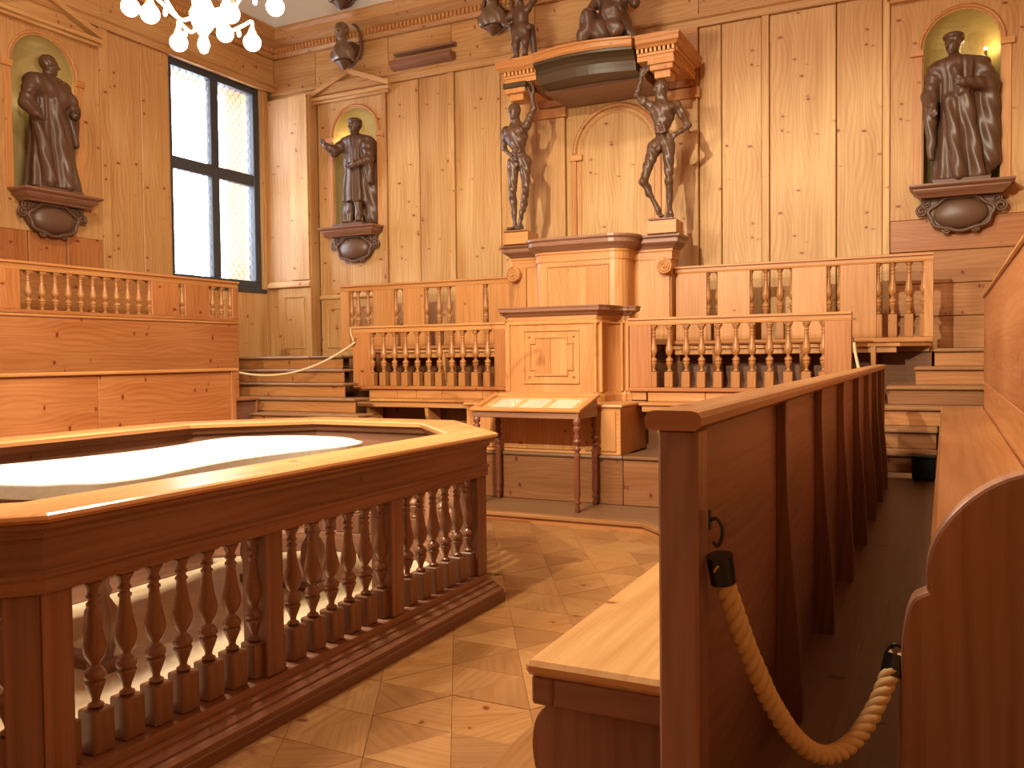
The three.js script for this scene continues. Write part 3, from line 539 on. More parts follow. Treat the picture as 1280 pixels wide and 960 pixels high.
// ================================================================ PULPIT, LECTERN AND CANOPY
const mirrorPlan = (half, cx) => [...half.map(([x, z]) => [cx + x, z]), ...half.slice().reverse().map(([x, z]) => [cx - x, z])];   // right to left
{
  const o = thing('pulpit', 'lower wooden pulpit with notched panel frame and moulded cornice', 'pulpit');
  const cx = -3.735;
  // base block
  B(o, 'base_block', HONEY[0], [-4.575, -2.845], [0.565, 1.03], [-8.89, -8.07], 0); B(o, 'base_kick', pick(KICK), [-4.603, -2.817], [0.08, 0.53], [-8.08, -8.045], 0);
  S(o, 'base_nosing', TREAD, [[-0.3, 0.53], [0.02, 0.53], [0.03, 0.545], [0.02, 0.565], [-0.3, 0.565]], [[-2.817, -8.05], [-4.603, -8.05]]);
  S(o, 'base_moulding', HONEY[1], [[-0.38, 1.03], [0.01, 1.03], [0.025, 1.045], [0.02, 1.062], [-0.38, 1.066]], [[-2.845, -8.83], [-2.845, -8.07], [-4.575, -8.07], [-4.575, -8.83]]);
  for (const x of [-4.575, -4.2, -3.25]) B(o, 'base_panel', pick(HONEY), [x + 0.04, x === -4.2 ? -3.29 : x + 0.36], [0.60, 1.0], [-8.07, -8.055], 1, 0.008);
  const side = [[0.72, -8.95], [0.72, -8.86], [0.685, -8.845]];
  for (let i = 0; i <= 8; i++) { const t = i / 8 * Math.PI / 2; side.push([0.545 + 0.13 * (1 - Math.sin(t)), -8.49 - 0.34 * (Math.cos(t))]); }
  side.push([0.53, -8.45], [0.515, -8.42]);
  const plan = mirrorPlan(side, cx);
  part('pulpit_body', uvBox(slab(plan, 1.17, 1.93), 1), HONEY[0], o);
  S(o, 'plinth', HONEY[2], [[-0.1, 1.066], [0.03, 1.066], [0.03, 1.13], [0.02, 1.15], [0.01, 1.17], [-0.1, 1.17]], plan);
  S(o, 'string_moulding', HONEY[1], [[-0.02, 1.88], [0.018, 1.885], [0.022, 1.90], [0.012, 1.915], [-0.02, 1.915]], plan);
  part('pulpit_frieze', uvBox(slab(plan.map(([x, z]) => [cx + (x - cx) * 0.998, z]), 1.931, 1.985), 0), HONEY[1], o);
  S(o, 'cornice', BROWN, [[-0.12, 1.975], [0.02, 1.975], [0.035, 1.995], [0.06, 2.01], [0.09, 2.02], [0.09, 2.045], [0.10, 2.06], [0.10, 2.07], [-0.12, 2.07]], plan);
  part('pulpit_top', uvBox(slab(plan, 2.045, 2.068), 0), HONEY[2], o);
  for (const s of [-1, 1]) for (const [dx, z, r] of [[0.50, -8.415, 0.02], [0.545, -8.46, 0.02], [0.655, -8.80, 0.018], [0.70, -8.845, 0.022]]) {
    const g = new THREE.CylinderGeometry(r, r, 0.73, 10); part('corner_bead', uvBox(g, 1), HONEY[1], o, [cx + s * dx, 1.535, z]);
  }
  const zf = -8.42, fr = (n, x0, x1, y0, y1, d = 0.016, g = 0) => B(o, n, HONEY[1], [x0, x1], [y0, y1], [zf, zf + d], g, 0.006);
  const w = 0.325, yb = 1.275, yt = 1.81;
  fr('panel_moulding', cx - w, cx + w, yt, yt + 0.022); fr('panel_moulding', cx - w, cx + w, yb - 0.022, yb, 0.02); fr('panel_moulding', cx - w, cx - w + 0.02, yb, yt, 0.014, 1); fr('panel_moulding', cx + w - 0.02, cx + w, yb, yt, 0.014, 1);
  // inner frame with notched corners
  const iw = 0.245, ih = 0.2, nx = 0.06, ym = 1.545, th = 0.02, pts = [];
  const seg = (x0, y0, x1, y1) => B(o, 'inner_moulding', HONEY[2], [cx + Math.min(x0, x1) - (x0 === x1 ? th / 2 : th / 2), cx + Math.max(x0, x1) + th / 2], [ym + Math.min(y0, y1) - th / 2, ym + Math.max(y0, y1) + th / 2], [zf, zf + 0.014 + (y0 === y1 ? 0.002 : 0)], y0 === y1 ? 0 : 1, 0.004);
  for (const s of [-1, 1]) { seg(-iw + nx, s * ih, iw - nx, s * ih); seg(s * iw, -ih + nx, s * iw, ih - nx); for (const q of [-1, 1]) { seg(s * (iw - nx), q * (ih - nx), s * (iw - nx), q * ih); seg(s * (iw - nx), q * (ih - nx), s * iw, q * (ih - nx)); part('button', new THREE.SphereGeometry(0.016, 10, 6), HONEY[2], o, [cx + s * (iw + 0.012), ym + q * (ih + 0.012), zf + 0.004]); } }
  for (const s of [0, 1]) B(o, 'inner_panel', pick(HONEY), [cx + (s ? 0.002 : -iw + nx), cx + (s ? iw - nx : -0.002)], [ym - ih, ym + ih], [zf, zf + 0.006], 1, 0.003);
}
{
  const o = thing('lectern', 'tall bowed lectern above the pulpit carrying the two anatomical figures', 'lectern'), cx = -3.72;
  const half = [[0.98, -9.78], [0.98, -9.5], [0.62, -9.5]];
  for (let i = 0; i <= 6; i++) { const t = i / 6 * Math.PI / 2; half.push([0.62 - 0.06 * Math.sin(t), -9.44 - 0.06 * Math.cos(t)]); }
  for (let i = 0; i <= 6; i++) { const t = i / 6 * Math.PI / 2; half.push([0.56 - 0.16 * (1 - Math.cos(t)), -9.30 + 0.165 * Math.sin(t)]); }
  const plan = mirrorPlan(half, cx);
  part('lectern_body', uvBox(slab(plan, 1.655, 2.68), 1), HONEY[1], o);
  S(o, 'architrave', HONEY[0], [[-0.1, 2.62], [0.012, 2.62], [0.012, 2.70], [0.022, 2.71], [0.022, 2.74], [-0.1, 2.74]], plan);
  S(o, 'cornice', BROWN, [[-0.2, 2.735], [0.03, 2.735], [0.05, 2.76], [0.09, 2.79], [0.10, 2.80], [0.10, 2.84], [0.125, 2.86], [0.125, 2.885], [-0.2, 2.885]], plan);
  part('lectern_top', uvBox(slab(plan, 2.70, 2.884), 0), HONEY[0], o);
  for (const s of [-1, 1]) {
    B(o, 'pilaster', HONEY[s > 0 ? 1 : 2], [cx + s * 0.80, cx + s * 0.97], [1.66, 2.62], [-9.5, -9.465]);
    const v = new THREE.Group(); v.name = 'volute'; o.add(v); v.position.set(cx + s * 0.93, 2.53, -9.43);
    const g = new THREE.CylinderGeometry(0.085, 0.085, 0.10, 24); g.rotateX(Math.PI / 2); part('volute_core', uvBox(g, 2), HONEY[1], v);
    const sp = []; for (let i = 0; i <= 40; i++) { const a = s * (i / 40 * 5 * Math.PI), r = 0.088 - 0.068 * i / 40; sp.push([r * Math.sin(a), r * Math.cos(a), 0.05]); }
    part('volute_scroll', uvBox(tube(sp, 0.013, 80, 6), 0), HONEY[2], v);
    part('volute_eye', new THREE.SphereGeometry(0.02, 10, 8), HONEY[0], v, [0, 0, 0.055]);
  }
  // raised frame on the bowed front
  const zf = -9.134; for (const [x0, x1, y0, y1] of [[-0.38, 0.38, 2.555, 2.575], [-0.38, -0.36, 1.9, 2.555], [0.36, 0.38, 1.9, 2.555]]) B(o, 'panel_moulding', HONEY[2], [cx + x0, cx + x1], [y0, y1], [zf - 0.02, zf + 0.012], y1 - y0 < 0.1 ? 0 : 1, 0.004);
  for (let k = 0; k < 3; k++) B(o, 'front_panel', HONEY[k % 3], [cx - 0.345 + k * 0.231, cx - 0.118 + k * 0.231], [1.9, 2.54], [zf - 0.02, zf + 0.004], 1, 0.003);
}
// plinths, figures, canopy
const XS = [-4.59, -2.80];
{
  const c = thing('canopy', 'carved wooden canopy with a dark bowed cove held up by two figures', 'canopy'), cx = -3.70;
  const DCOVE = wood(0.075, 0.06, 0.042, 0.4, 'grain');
  // end entablatures on square bearing blocks
  for (const x of XS) {
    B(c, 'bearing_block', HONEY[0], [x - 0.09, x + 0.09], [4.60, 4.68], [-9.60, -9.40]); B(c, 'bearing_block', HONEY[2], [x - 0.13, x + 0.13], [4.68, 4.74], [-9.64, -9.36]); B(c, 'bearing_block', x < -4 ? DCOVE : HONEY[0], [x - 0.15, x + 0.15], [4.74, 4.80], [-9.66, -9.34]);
  }
  for (const s of [-1, 1]) {
    const xo = cx + s * 1.03, xi = cx + s * 0.62, a = Math.max(xo, xi), b = Math.min(xo, xi), path = s > 0 ? [[a, -10.3], [a, -9.38], [b, -9.38]] : [[a, -9.38], [b, -9.38], [b, -10.3]];
    S(c, 'end_fascia', HONEY[1], [[-0.2, 4.80], [0, 4.80], [0, 4.85], [0.012, 4.855], [0.012, 4.885], [-0.2, 4.885]], path);
    S(c, 'end_cornice', HONEY[2], [[-0.2, 4.93], [0.04, 4.93], [0.055, 4.95], [0.08, 4.97], [0.08, 5.01], [0.09, 5.03], [0.09, 5.05], [-0.2, 5.05]], path);
    const den = []; for (let x = b; x < a; x += 0.05) den.push(cbox(x, x + 0.026, 4.885, 4.93, -9.40, -9.35, 0.002)); for (let z = -10.2; z < -9.4; z += 0.05) { const X = s > 0 ? a : b; den.push(cbox(X - 0.02, X + 0.03, 4.885, 4.93, z, z + 0.026, 0.002)); }
    const dm = part('dentils', uvBox(mergeGeometries(den), 0), wood(0.85, 0.6, 0.36, 0.4, 'grain'), c); dm.userData.kind = 'stuff';
    B(c, 'end_core', BROWN, [Math.min(xo, xi) + 0.02, Math.max(xo, xi) - 0.02], [4.81, 5.04], [-10.33, -9.42], 0);
  }
  // bowed middle: cove sweeping forward to a fascia
  const half = [[0.60, -9.40]]; for (let i = 0; i <= 8; i++) { const t = i / 8; half.push([0.58 - 0.58 * t, -9.40 + 0.10 * Math.sin(t * Math.PI / 2)]); }
  const plan = mirrorPlan(half.slice(0, -1), cx);
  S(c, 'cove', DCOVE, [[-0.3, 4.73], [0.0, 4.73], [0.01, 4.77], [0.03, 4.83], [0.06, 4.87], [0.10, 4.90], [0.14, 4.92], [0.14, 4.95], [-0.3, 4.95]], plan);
  S(c, 'middle_cornice', HONEY[2], [[-0.3, 4.95], [0.15, 4.95], [0.165, 4.97], [0.165, 5.02], [0.18, 5.03], [0.18, 5.05], [-0.3, 5.05]], plan);
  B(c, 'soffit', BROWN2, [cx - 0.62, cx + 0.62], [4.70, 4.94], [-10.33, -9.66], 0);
  B(c, 'back_beam', wood(0.45, 0.22, 0.12, 0.5, 'grain'), [cx - 1.0, cx + 1.0], [4.73, 4.93], [-10.32, -10.25], 0);
  B(c, 'top_board', HONEY[0], [cx - 1.02, cx + 1.02], [5.05, 5.07], [-10.33, -9.30], 0);
}

// ================================================================ CARVED FIGURES
function flayed(J, yaw, seedP) {   // nude anatomical figure, one continuous body
  const mus = (p) => 0.0045 * Math.sin(46 * p[1] + 30 * p[0] + seedP) * Math.sin(38 * p[0] - 21 * p[2] + 9 * p[1]) + 0.003 * Math.sin(90 * p[0] + 40 * p[1]);
  const f = (p) => {
    let d = cone(p, J.neck, J.chest, 0.05, 0.1);
    const U = (e, k = 0.05) => { d = smin(d, e, k); };
    U(ell(p, [J.chest[0], J.chest[1], J.chest[2]], [0.135, 0.145, 0.095]), 0.06);
    U(cone(p, J.chest, J.waist, 0.095, 0.076), 0.06); U(ell(p, J.pelvis, [0.115, 0.085, 0.088]), 0.06);
    U(ell(p, [J.chest[0] - 0.065, J.chest[1] + 0.03, 0.075 + J.chest[2]], [0.07, 0.05, 0.04]), 0.03); U(ell(p, [J.chest[0] + 0.065, J.chest[1] + 0.03, 0.075 + J.chest[2]], [0.07, 0.05, 0.04]), 0.03);
    for (let k = 0; k < 3; k++) for (const s of [-1, 1]) U(ell(p, [lerp(J.waist[0], J.chest[0], k / 3) + s * 0.035, J.waist[1] - 0.03 + k * 0.06, J.waist[2] + 0.075], [0.03, 0.027, 0.022]), 0.02);
    for (const [s, e, h] of [[J.s1, J.e1, J.h1], [J.s2, J.e2, J.h2]]) {
      U(ell(p, s, [0.052, 0.052, 0.052]), 0.045); U(cone(p, s, e, 0.042, 0.031), 0.035); U(cone(p, e, h, 0.035, 0.022), 0.022);
      const mid = [lerp(s[0], e[0], 0.45), lerp(s[1], e[1], 0.45), lerp(s[2], e[2], 0.45) + 0.02]; U(ell(p, mid, [0.038, 0.055, 0.038]), 0.025);
    }
    for (const [h, k, a, t] of [[J.hip1, J.k1, J.a1, J.t1], [J.hip2, J.k2, J.a2, J.t2]]) {
      U(cone(p, h, k, 0.076, 0.042), 0.05); U(cone(p, k, a, 0.042, 0.026), 0.03);
      U(ell(p, [lerp(k[0], a[0], 0.3), lerp(k[1], a[1], 0.3), lerp(k[2], a[2], 0.3) - 0.025], [0.04, 0.08, 0.04]), 0.025); U(ell(p, [k[0], k[1], k[2] + 0.03], [0.035, 0.04, 0.03]), 0.02);
      U(cone(p, [a[0], a[1] - 0.03, a[2] - 0.02], t, 0.034, 0.024), 0.03); U(cone(p, [a[0], a[1] - 0.025, a[2] - 0.04], [a[0], a[1], a[2]], 0.03, 0.028), 0.02);
      for (let q = 0; q < 4; q++) { const o = (q - 1.5) * 0.014; U(cone(p, [t[0] + o, t[1], t[2]], [t[0] + o * 1.2, t[1] - 0.006, t[2] + 0.03], 0.012, 0.01), 0.012); }
    }
    U(ell(p, [J.pelvis[0], J.pelvis[1] - 0.07, J.pelvis[2] + 0.09], [0.03, 0.04, 0.03]), 0.03);
    U(handSDF(p, J.h1, J.d1, J.u1, 0.085), 0.02); U(handSDF(p, J.h2, J.d2, J.u2, 0.085), 0.02);
    d += mus(p);
    return smin(d, smin(cone(p, J.neck, J.head, 0.048, 0.055), headSDF(p, J.head, 0.092, yaw, 0.1, 0), 0.03), 0.04);
  };
  return surfNet(f, [-0.46, -0.03, -0.32], [0.40, 1.95, 0.34], 0.0105);
}
{
  const JL = { head: [-0.05, 1.45, 0.03], neck: [-0.05, 1.30, 0], chest: [-0.035, 1.16, 0], waist: [-0.01, 0.98, 0], pelvis: [0, 0.86, 0], s1: [-0.18, 1.235, 0], e1: [-0.215, 1.03, -0.02], h1: [-0.08, 0.91, 0.10], d1: [0.9, -0.25, 0.35], u1: [0, 1, 0],
    s2: [0.10, 1.26, 0], e2: [0.21, 1.43, 0.04], h2: [0.20, 1.60, 0.06], d2: [-0.1, 1, 0.1], u2: [1, 0, 0], hip1: [-0.085, 0.82, 0], k1: [-0.085, 0.44, 0.03], a1: [-0.075, 0.075, -0.01], t1: [-0.085, 0.03, 0.13], hip2: [0.075, 0.82, 0], k2: [0.12, 0.47, 0.09], a2: [0.0, 0.08, 0.02], t2: [0.05, 0.03, 0.15] };
  const JR = { head: [-0.03, 1.46, 0.02], neck: [-0.03, 1.33, -0.01], chest: [-0.015, 1.19, 0], waist: [-0.02, 0.99, 0.01], pelvis: [-0.04, 0.85, 0], s1: [-0.16, 1.28, 0], e1: [-0.30, 1.40, 0.06], h1: [-0.23, 1.60, 0.08], d1: [0.55, 0.8, 0.1], u1: [0.8, -0.5, 0],
    s2: [0.135, 1.25, 0], e2: [0.255, 1.03, -0.06], h2: [0.12, 0.92, 0.02], d2: [-0.8, -0.3, 0.4], u2: [0, 1, 0], hip1: [-0.12, 0.81, 0], k1: [-0.215, 0.43, 0.10], a1: [-0.065, 0.12, 0.04], t1: [0.0, 0.035, 0.13], hip2: [0.045, 0.82, 0], k2: [0.055, 0.43, 0.02], a2: [0.045, 0.075, -0.04], t2: [0.075, 0.03, 0.09] };
  const defs = [[JL, XS[0], -0.15, 'dark carved flayed figure with arm straight up, nearest the shadowed canopy end', 0.3], [JR, XS[1], -0.9, 'dark carved flayed figure with elbow out and knee bent across', 1.7]];
  const labels = ['dark flayed anatomical figure standing upright with one arm raised straight to the canopy', 'dark flayed anatomical figure with hand on hip and legs crossed under the canopy'];
  defs.forEach(([J, x, yaw, , sd], i) => {
    const o = thing('anatomical_statue', labels[i], 'statue', [x, 2.886, -9.47]);
    B(o, 'plinth', HONEY[1], [-0.17, 0.17], [0, 0.145], [-0.15, 0.15], 0); B(o, 'plinth_slab', BROWN, [-0.14, 0.14], [0.145, 0.165], [-0.13, 0.17], 0);
    part('figure', flayed(J, yaw, sd), STATUE, o, [0, 0.158, 0]);
  });
}
// robed doctors in the niches
function robed(o) {
  const key = (tab, y) => { let i = 0; while (i < tab.length - 2 && y > tab[i + 1][0]) i++; const t = clamp((y - tab[i][0]) / (tab[i + 1][0] - tab[i][0]), 0, 1), s = t * t * (3 - 2 * t); return tab[i].map((v, k) => lerp(v, tab[i + 1][k], s)); };
  const f = (p) => {
    const [, rx, rz, cx, cz] = key(o.body, p[1]), x = p[0] - cx, z = p[2] - cz, a = Math.atan2(x, z), low = 1 - sstep(0.5, 1.25, p[1]);
    const fold = 1 + (0.025 + 0.055 * low) * Math.sin(o.k * a + o.ph + o.tw * p[1]) + 0.03 * Math.sin((o.k * 2 + 1) * a - 1.3 * o.ph + 3 * p[1]);
    let d = (Math.sqrt(x * x / (rx * rx) + z * z / (rz * rz)) / fold - 1) * Math.min(rx, rz) * 0.85;
    d = smax(smax(d, p[1] - o.top, 0.06), o.hem - p[1], 0.02);
    const U = (e, k = 0.03) => { d = smin(d, e, k); };
    U(ell(p, [o.neck[0], o.neck[1] - 0.1, o.neck[2] - 0.01], [0.21, 0.1, 0.13]), 0.07);
    U(cone(p, o.neck, o.head, 0.055, 0.055), 0.03); U(ell(p, [o.neck[0], o.neck[1] - 0.02, o.neck[2]], [0.095, 0.035, 0.085]), 0.02);
    for (const A of o.arms) {
      U(cone(p, A.s, A.e, 0.085, 0.075) + 0.006 * Math.sin(60 * p[1] + 20 * p[0]), 0.04); U(cone(p, A.e, A.h, 0.075, 0.05) + 0.005 * Math.sin(70 * p[0] + 30 * p[1]), 0.03);
      U(handSDF(p, A.h, A.d, A.u, 0.082), 0.02);
    }
    for (const c of o.extra || []) U(cone(p, c[0], c[1], c[2], c[3]) + 0.006 * Math.sin(50 * p[0] + 24 * p[1]), c[4] ?? 0.03);
    U(headSDF(p, o.head, 0.1, o.yaw, o.pitch ?? 0, 1), 0.015);
    if (o.cap) U(ell(p, [o.head[0], o.head[1] + 0.075, o.head[2] - 0.01], [0.105, 0.05, 0.105]), 0.01);
    return d;
  };
  return surfNet(f, [-0.46, -0.02, -0.3], [0.46, 1.62, 0.36], 0.0115);
}
function console_(place, label) {
  const o = thing('wall_console', label, 'console'); place(o);
  const sh = BROWN;
  S(o, 'shelf', sh, [[-0.2, -0.13], [0.0, -0.13], [0.015, -0.11], [0.05, -0.085], [0.07, -0.06], [0.07, -0.045], [0.10, -0.03], [0.11, -0.02], [0.11, 0], [-0.2, 0]], [[0.38, 0], [0.38, 0.20], [-0.38, 0.20], [-0.38, 0]]);
  B(o, 'shelf_core', sh, [-0.3, 0.3], [-0.13, -0.004], [0.0, 0.12], 0);
  const shield = new THREE.SphereGeometry(1, 28, 16); shield.scale(0.26, 0.16, 0.10); part('cartouche', shield, STATUE2, o, [0, -0.30, 0.07]);
  const bk = poly([[-0.36, -0.13], [0.36, -0.13], [0.34, -0.26], [0.27, -0.37], [0.14, -0.46], [0, -0.49], [-0.14, -0.46], [-0.27, -0.37], [-0.34, -0.26]]); part('cartouche_back', ext(bk, 0.05, 0.012), STATUE2, o, [0, 0, 0.012]);
  const rim = []; for (let i = 0; i < 36; i++) { const a = i / 36 * 6.2832, w = 1 + 0.05 * Math.sin(7 * a); rim.push([0.30 * Math.cos(a) * w, -0.30 + 0.175 * Math.sin(a) * w, 0.09]); } part('cartouche_rim', tube(rim, 0.02, 90, 7, true), STATUE2, o);
  for (const s of [-1, 1]) for (const [x, y, r] of [[0.37, -0.25, 0.06], [0.33, -0.17, 0.05], [0.13, -0.46, 0.045]]) {
    const sp = []; for (let i = 0; i <= 30; i++) { const a = s * i / 30 * 3.4 * Math.PI, q = r * (1 - 0.75 * i / 30); sp.push([s * x + q * Math.sin(a), y + q * Math.cos(a), 0.075 + 0.02 * i / 30]); } part('scroll', tube(sp, 0.013, 50, 6), STATUE2, o);
  }
  return o;
}
{
  const body = (w = 1, lean = 0) => [[0, 0.27 * w, 0.21 * w, 0, 0], [0.15, 0.245 * w, 0.19 * w, 0, 0], [0.6, 0.20 * w, 0.16, lean * 0.5, 0], [0.95, 0.185 * w, 0.145, lean, 0], [1.2, 0.205, 0.13, lean, 0], [1.38, 0.15, 0.11, lean, 0]];
  const A = { body: body(1.02, 0.0), k: 9, ph: 0.4, tw: 1.4, top: 1.30, hem: 0.02, neck: [0.0, 1.30, 0], head: [0.015, 1.43, 0.03], yaw: 1.1, cap: 0,
    arms: [{ s: [-0.20, 1.20, 0], e: [-0.29, 0.93, 0.04], h: [-0.25, 0.80, 0.16], d: [0.2, -0.5, 0.8], u: [0.8, 0, 0] }, { s: [0.20, 1.20, 0], e: [0.29, 0.96, 0.05], h: [0.20, 0.88, 0.20], d: [-0.2, 0, 0.9], u: [0, 1, 0] }],
    extra: [[[-0.2, 1.18, 0.08], [0.2, 1.05, 0.12], 0.10, 0.09, 0.06], [[0.24, 0.95, 0.05], [0.31, 0.6, 0.04], 0.09, 0.05], [[-0.22, 0.9, 0.08], [-0.12, 0.1, 0.18], 0.05, 0.06, 0.05], [[0.0, 0.95, 0.13], [0.1, 0.06, 0.2], 0.05, 0.055, 0.05], [[0.05, 1.0, 0.13], [0.27, 0.05, 0.1], 0.045, 0.05, 0.05]] };
  const Bf = { body: [[0.3, 0.20, 0.16, 0.0, 0], [0.45, 0.2, 0.16, 0, 0], [0.75, 0.17, 0.135, 0.01, 0], [1.0, 0.165, 0.125, 0.02, 0], [1.2, 0.195, 0.125, 0.02, 0], [1.38, 0.15, 0.11, 0.02, 0]], k: 7, ph: 1.1, tw: 0.8, top: 1.30, hem: 0.34, neck: [0.02, 1.30, 0], head: [0.02, 1.43, 0.03], yaw: -0.35, cap: 1,
    arms: [{ s: [-0.17, 1.2, 0.02], e: [-0.26, 1.08, 0.14], h: [-0.33, 1.14, 0.24], d: [-0.3, 0.7, 0.5], u: [0.7, 0.3, 0] }, { s: [0.22, 1.19, 0], e: [0.29, 0.92, 0.06], h: [0.12, 0.84, 0.20], d: [-0.8, -0.1, 0.4], u: [0, 1, 0] }],
    extra: [[[-0.075, 0.42, 0.04], [-0.075, 0.06, 0.03], 0.075, 0.045], [[0.085, 0.42, 0.05], [0.085, 0.06, 0.05], 0.075, 0.045], [[-0.08, 0.035, 0.0], [-0.12, 0.03, 0.16], 0.04, 0.03], [[0.085, 0.035, 0.0], [0.12, 0.03, 0.18], 0.04, 0.03], [[0.24, 1.15, -0.06], [0.24, 0.1, -0.1], 0.10, 0.13, 0.05], [[-0.18, 1.1, -0.08], [-0.2, 0.1, -0.1], 0.07, 0.1, 0.05], [[0.26, 0.95, 0.05], [0.3, 0.62, 0.05], 0.07, 0.05]] };
  const C = { body: body(1.0, -0.02), k: 8, ph: 2.2, tw: 0.6, top: 1.30, hem: 0.02, neck: [-0.06, 1.31, 0], head: [-0.075, 1.44, 0.05], yaw: -0.75, pitch: 0.15, cap: 1,
    arms: [{ s: [-0.24, 1.2, 0], e: [-0.30, 0.94, 0.02], h: [-0.27, 0.80, 0.14], d: [0.1, -0.9, 0.3], u: [0.8, 0, 0] }, { s: [0.19, 1.2, 0], e: [0.27, 0.97, 0.05], h: [0.02, 0.99, 0.22], d: [-0.7, 0.5, 0.2], u: [0.3, 0.8, 0] }],
    extra: [[[-0.3, 0.92, 0.03], [-0.28, 0.28, 0.06], 0.085, 0.035], [[0.27, 0.95, 0.02], [0.27, 0.2, 0.0], 0.08, 0.1, 0.05], [[-0.12, 0.85, 0.13], [-0.02, 0.05, 0.2], 0.045, 0.055, 0.05], [[0.02, 0.95, 0.13], [0.17, 0.05, 0.17], 0.045, 0.055, 0.05], [[-0.05, 1.15, 0.12], [-0.01, 0.9, 0.17], 0.05, 0.03]] };
  const spots = [[A, [XL + 0.03, 3.46, -6.60], Math.PI / 2, 'dark carved robed statue with head in profile, in the niche beside the tall window', 'carved wooden console under the profile-headed statue near the tall window'],
    [Bf, [-7.68, 3.44, ZB + 0.03], 0, 'dark carved statue in knee-length coat with one hand raised, in an arched niche', 'carved wooden console with polished shield under the coated statue with raised hand'],
    [C, [0.14, 3.30, ZB + 0.03], 0, 'dark carved statue in long gown with trailing sleeve, in the niche over the dark stairs', 'carved wooden console under the long-gowned statue over the dark stairs']];
  for (const [def, pos, turn, label, cl] of spots) {
    console_((o) => { o.position.set(pos[0] - (turn ? 0.03 : 0), pos[1], pos[2] - (turn ? 0 : 0.03)); o.rotation.y = turn; }, cl);
    const o = thing('robed_statue', label, 'statue', pos, undefined, turn);
    part('statue_base', uvBox(cbox(-0.27, 0.27, 0, 0.045, -0.20, 0.22), 0), STATUE2, o);
    part('figure', robed(def), STATUE, o, [0, 0.03, 0]);
  }
  // small lamps that light the niches from behind the figures
  const bulbM = new THREE.MeshStandardMaterial({ color: 0xfff0c0, emissive: new THREE.Color(1, 0.78, 0.3), emissiveIntensity: 6 }), hold = plain(0.2, 0.14, 0.06, 0.4, { metalness: 0.8 });
  for (const [x, y, z, ax, az, l] of [[XL - 0.20, 4.62, -6.84, 1, 0, 'small warm lamp in the niche of the profile-headed statue near the window'], [-7.93, 4.78, ZB - 0.16, 0, 1, 'small warm lamp in the niche of the coated statue with raised hand'], [0.37, 4.74, ZB - 0.15, 0, 1, 'small warm lamp in the niche of the long-gowned statue over the stairs']]) {
    const o = thing('niche_lamp', l, 'lamp', [x, y, z]);
    part('bulb', new THREE.SphereGeometry(0.022, 14, 10), bulbM, o); part('lamp_holder', new THREE.CylinderGeometry(0.014, 0.018, 0.06, 12), hold, o, [0, -0.045, 0]); part('lamp_bracket', new THREE.BoxGeometry(ax ? 0.12 : 0.02, 0.012, ax ? 0.02 : 0.12), hold, o, [-ax * 0.06, -0.07, -az * 0.06]);
    const p = new THREE.PointLight(new THREE.Color(1, 0.76, 0.30), 0.32); p.castShadow = true; p.name = 'lamp_light'; o.add(p);
  }
}
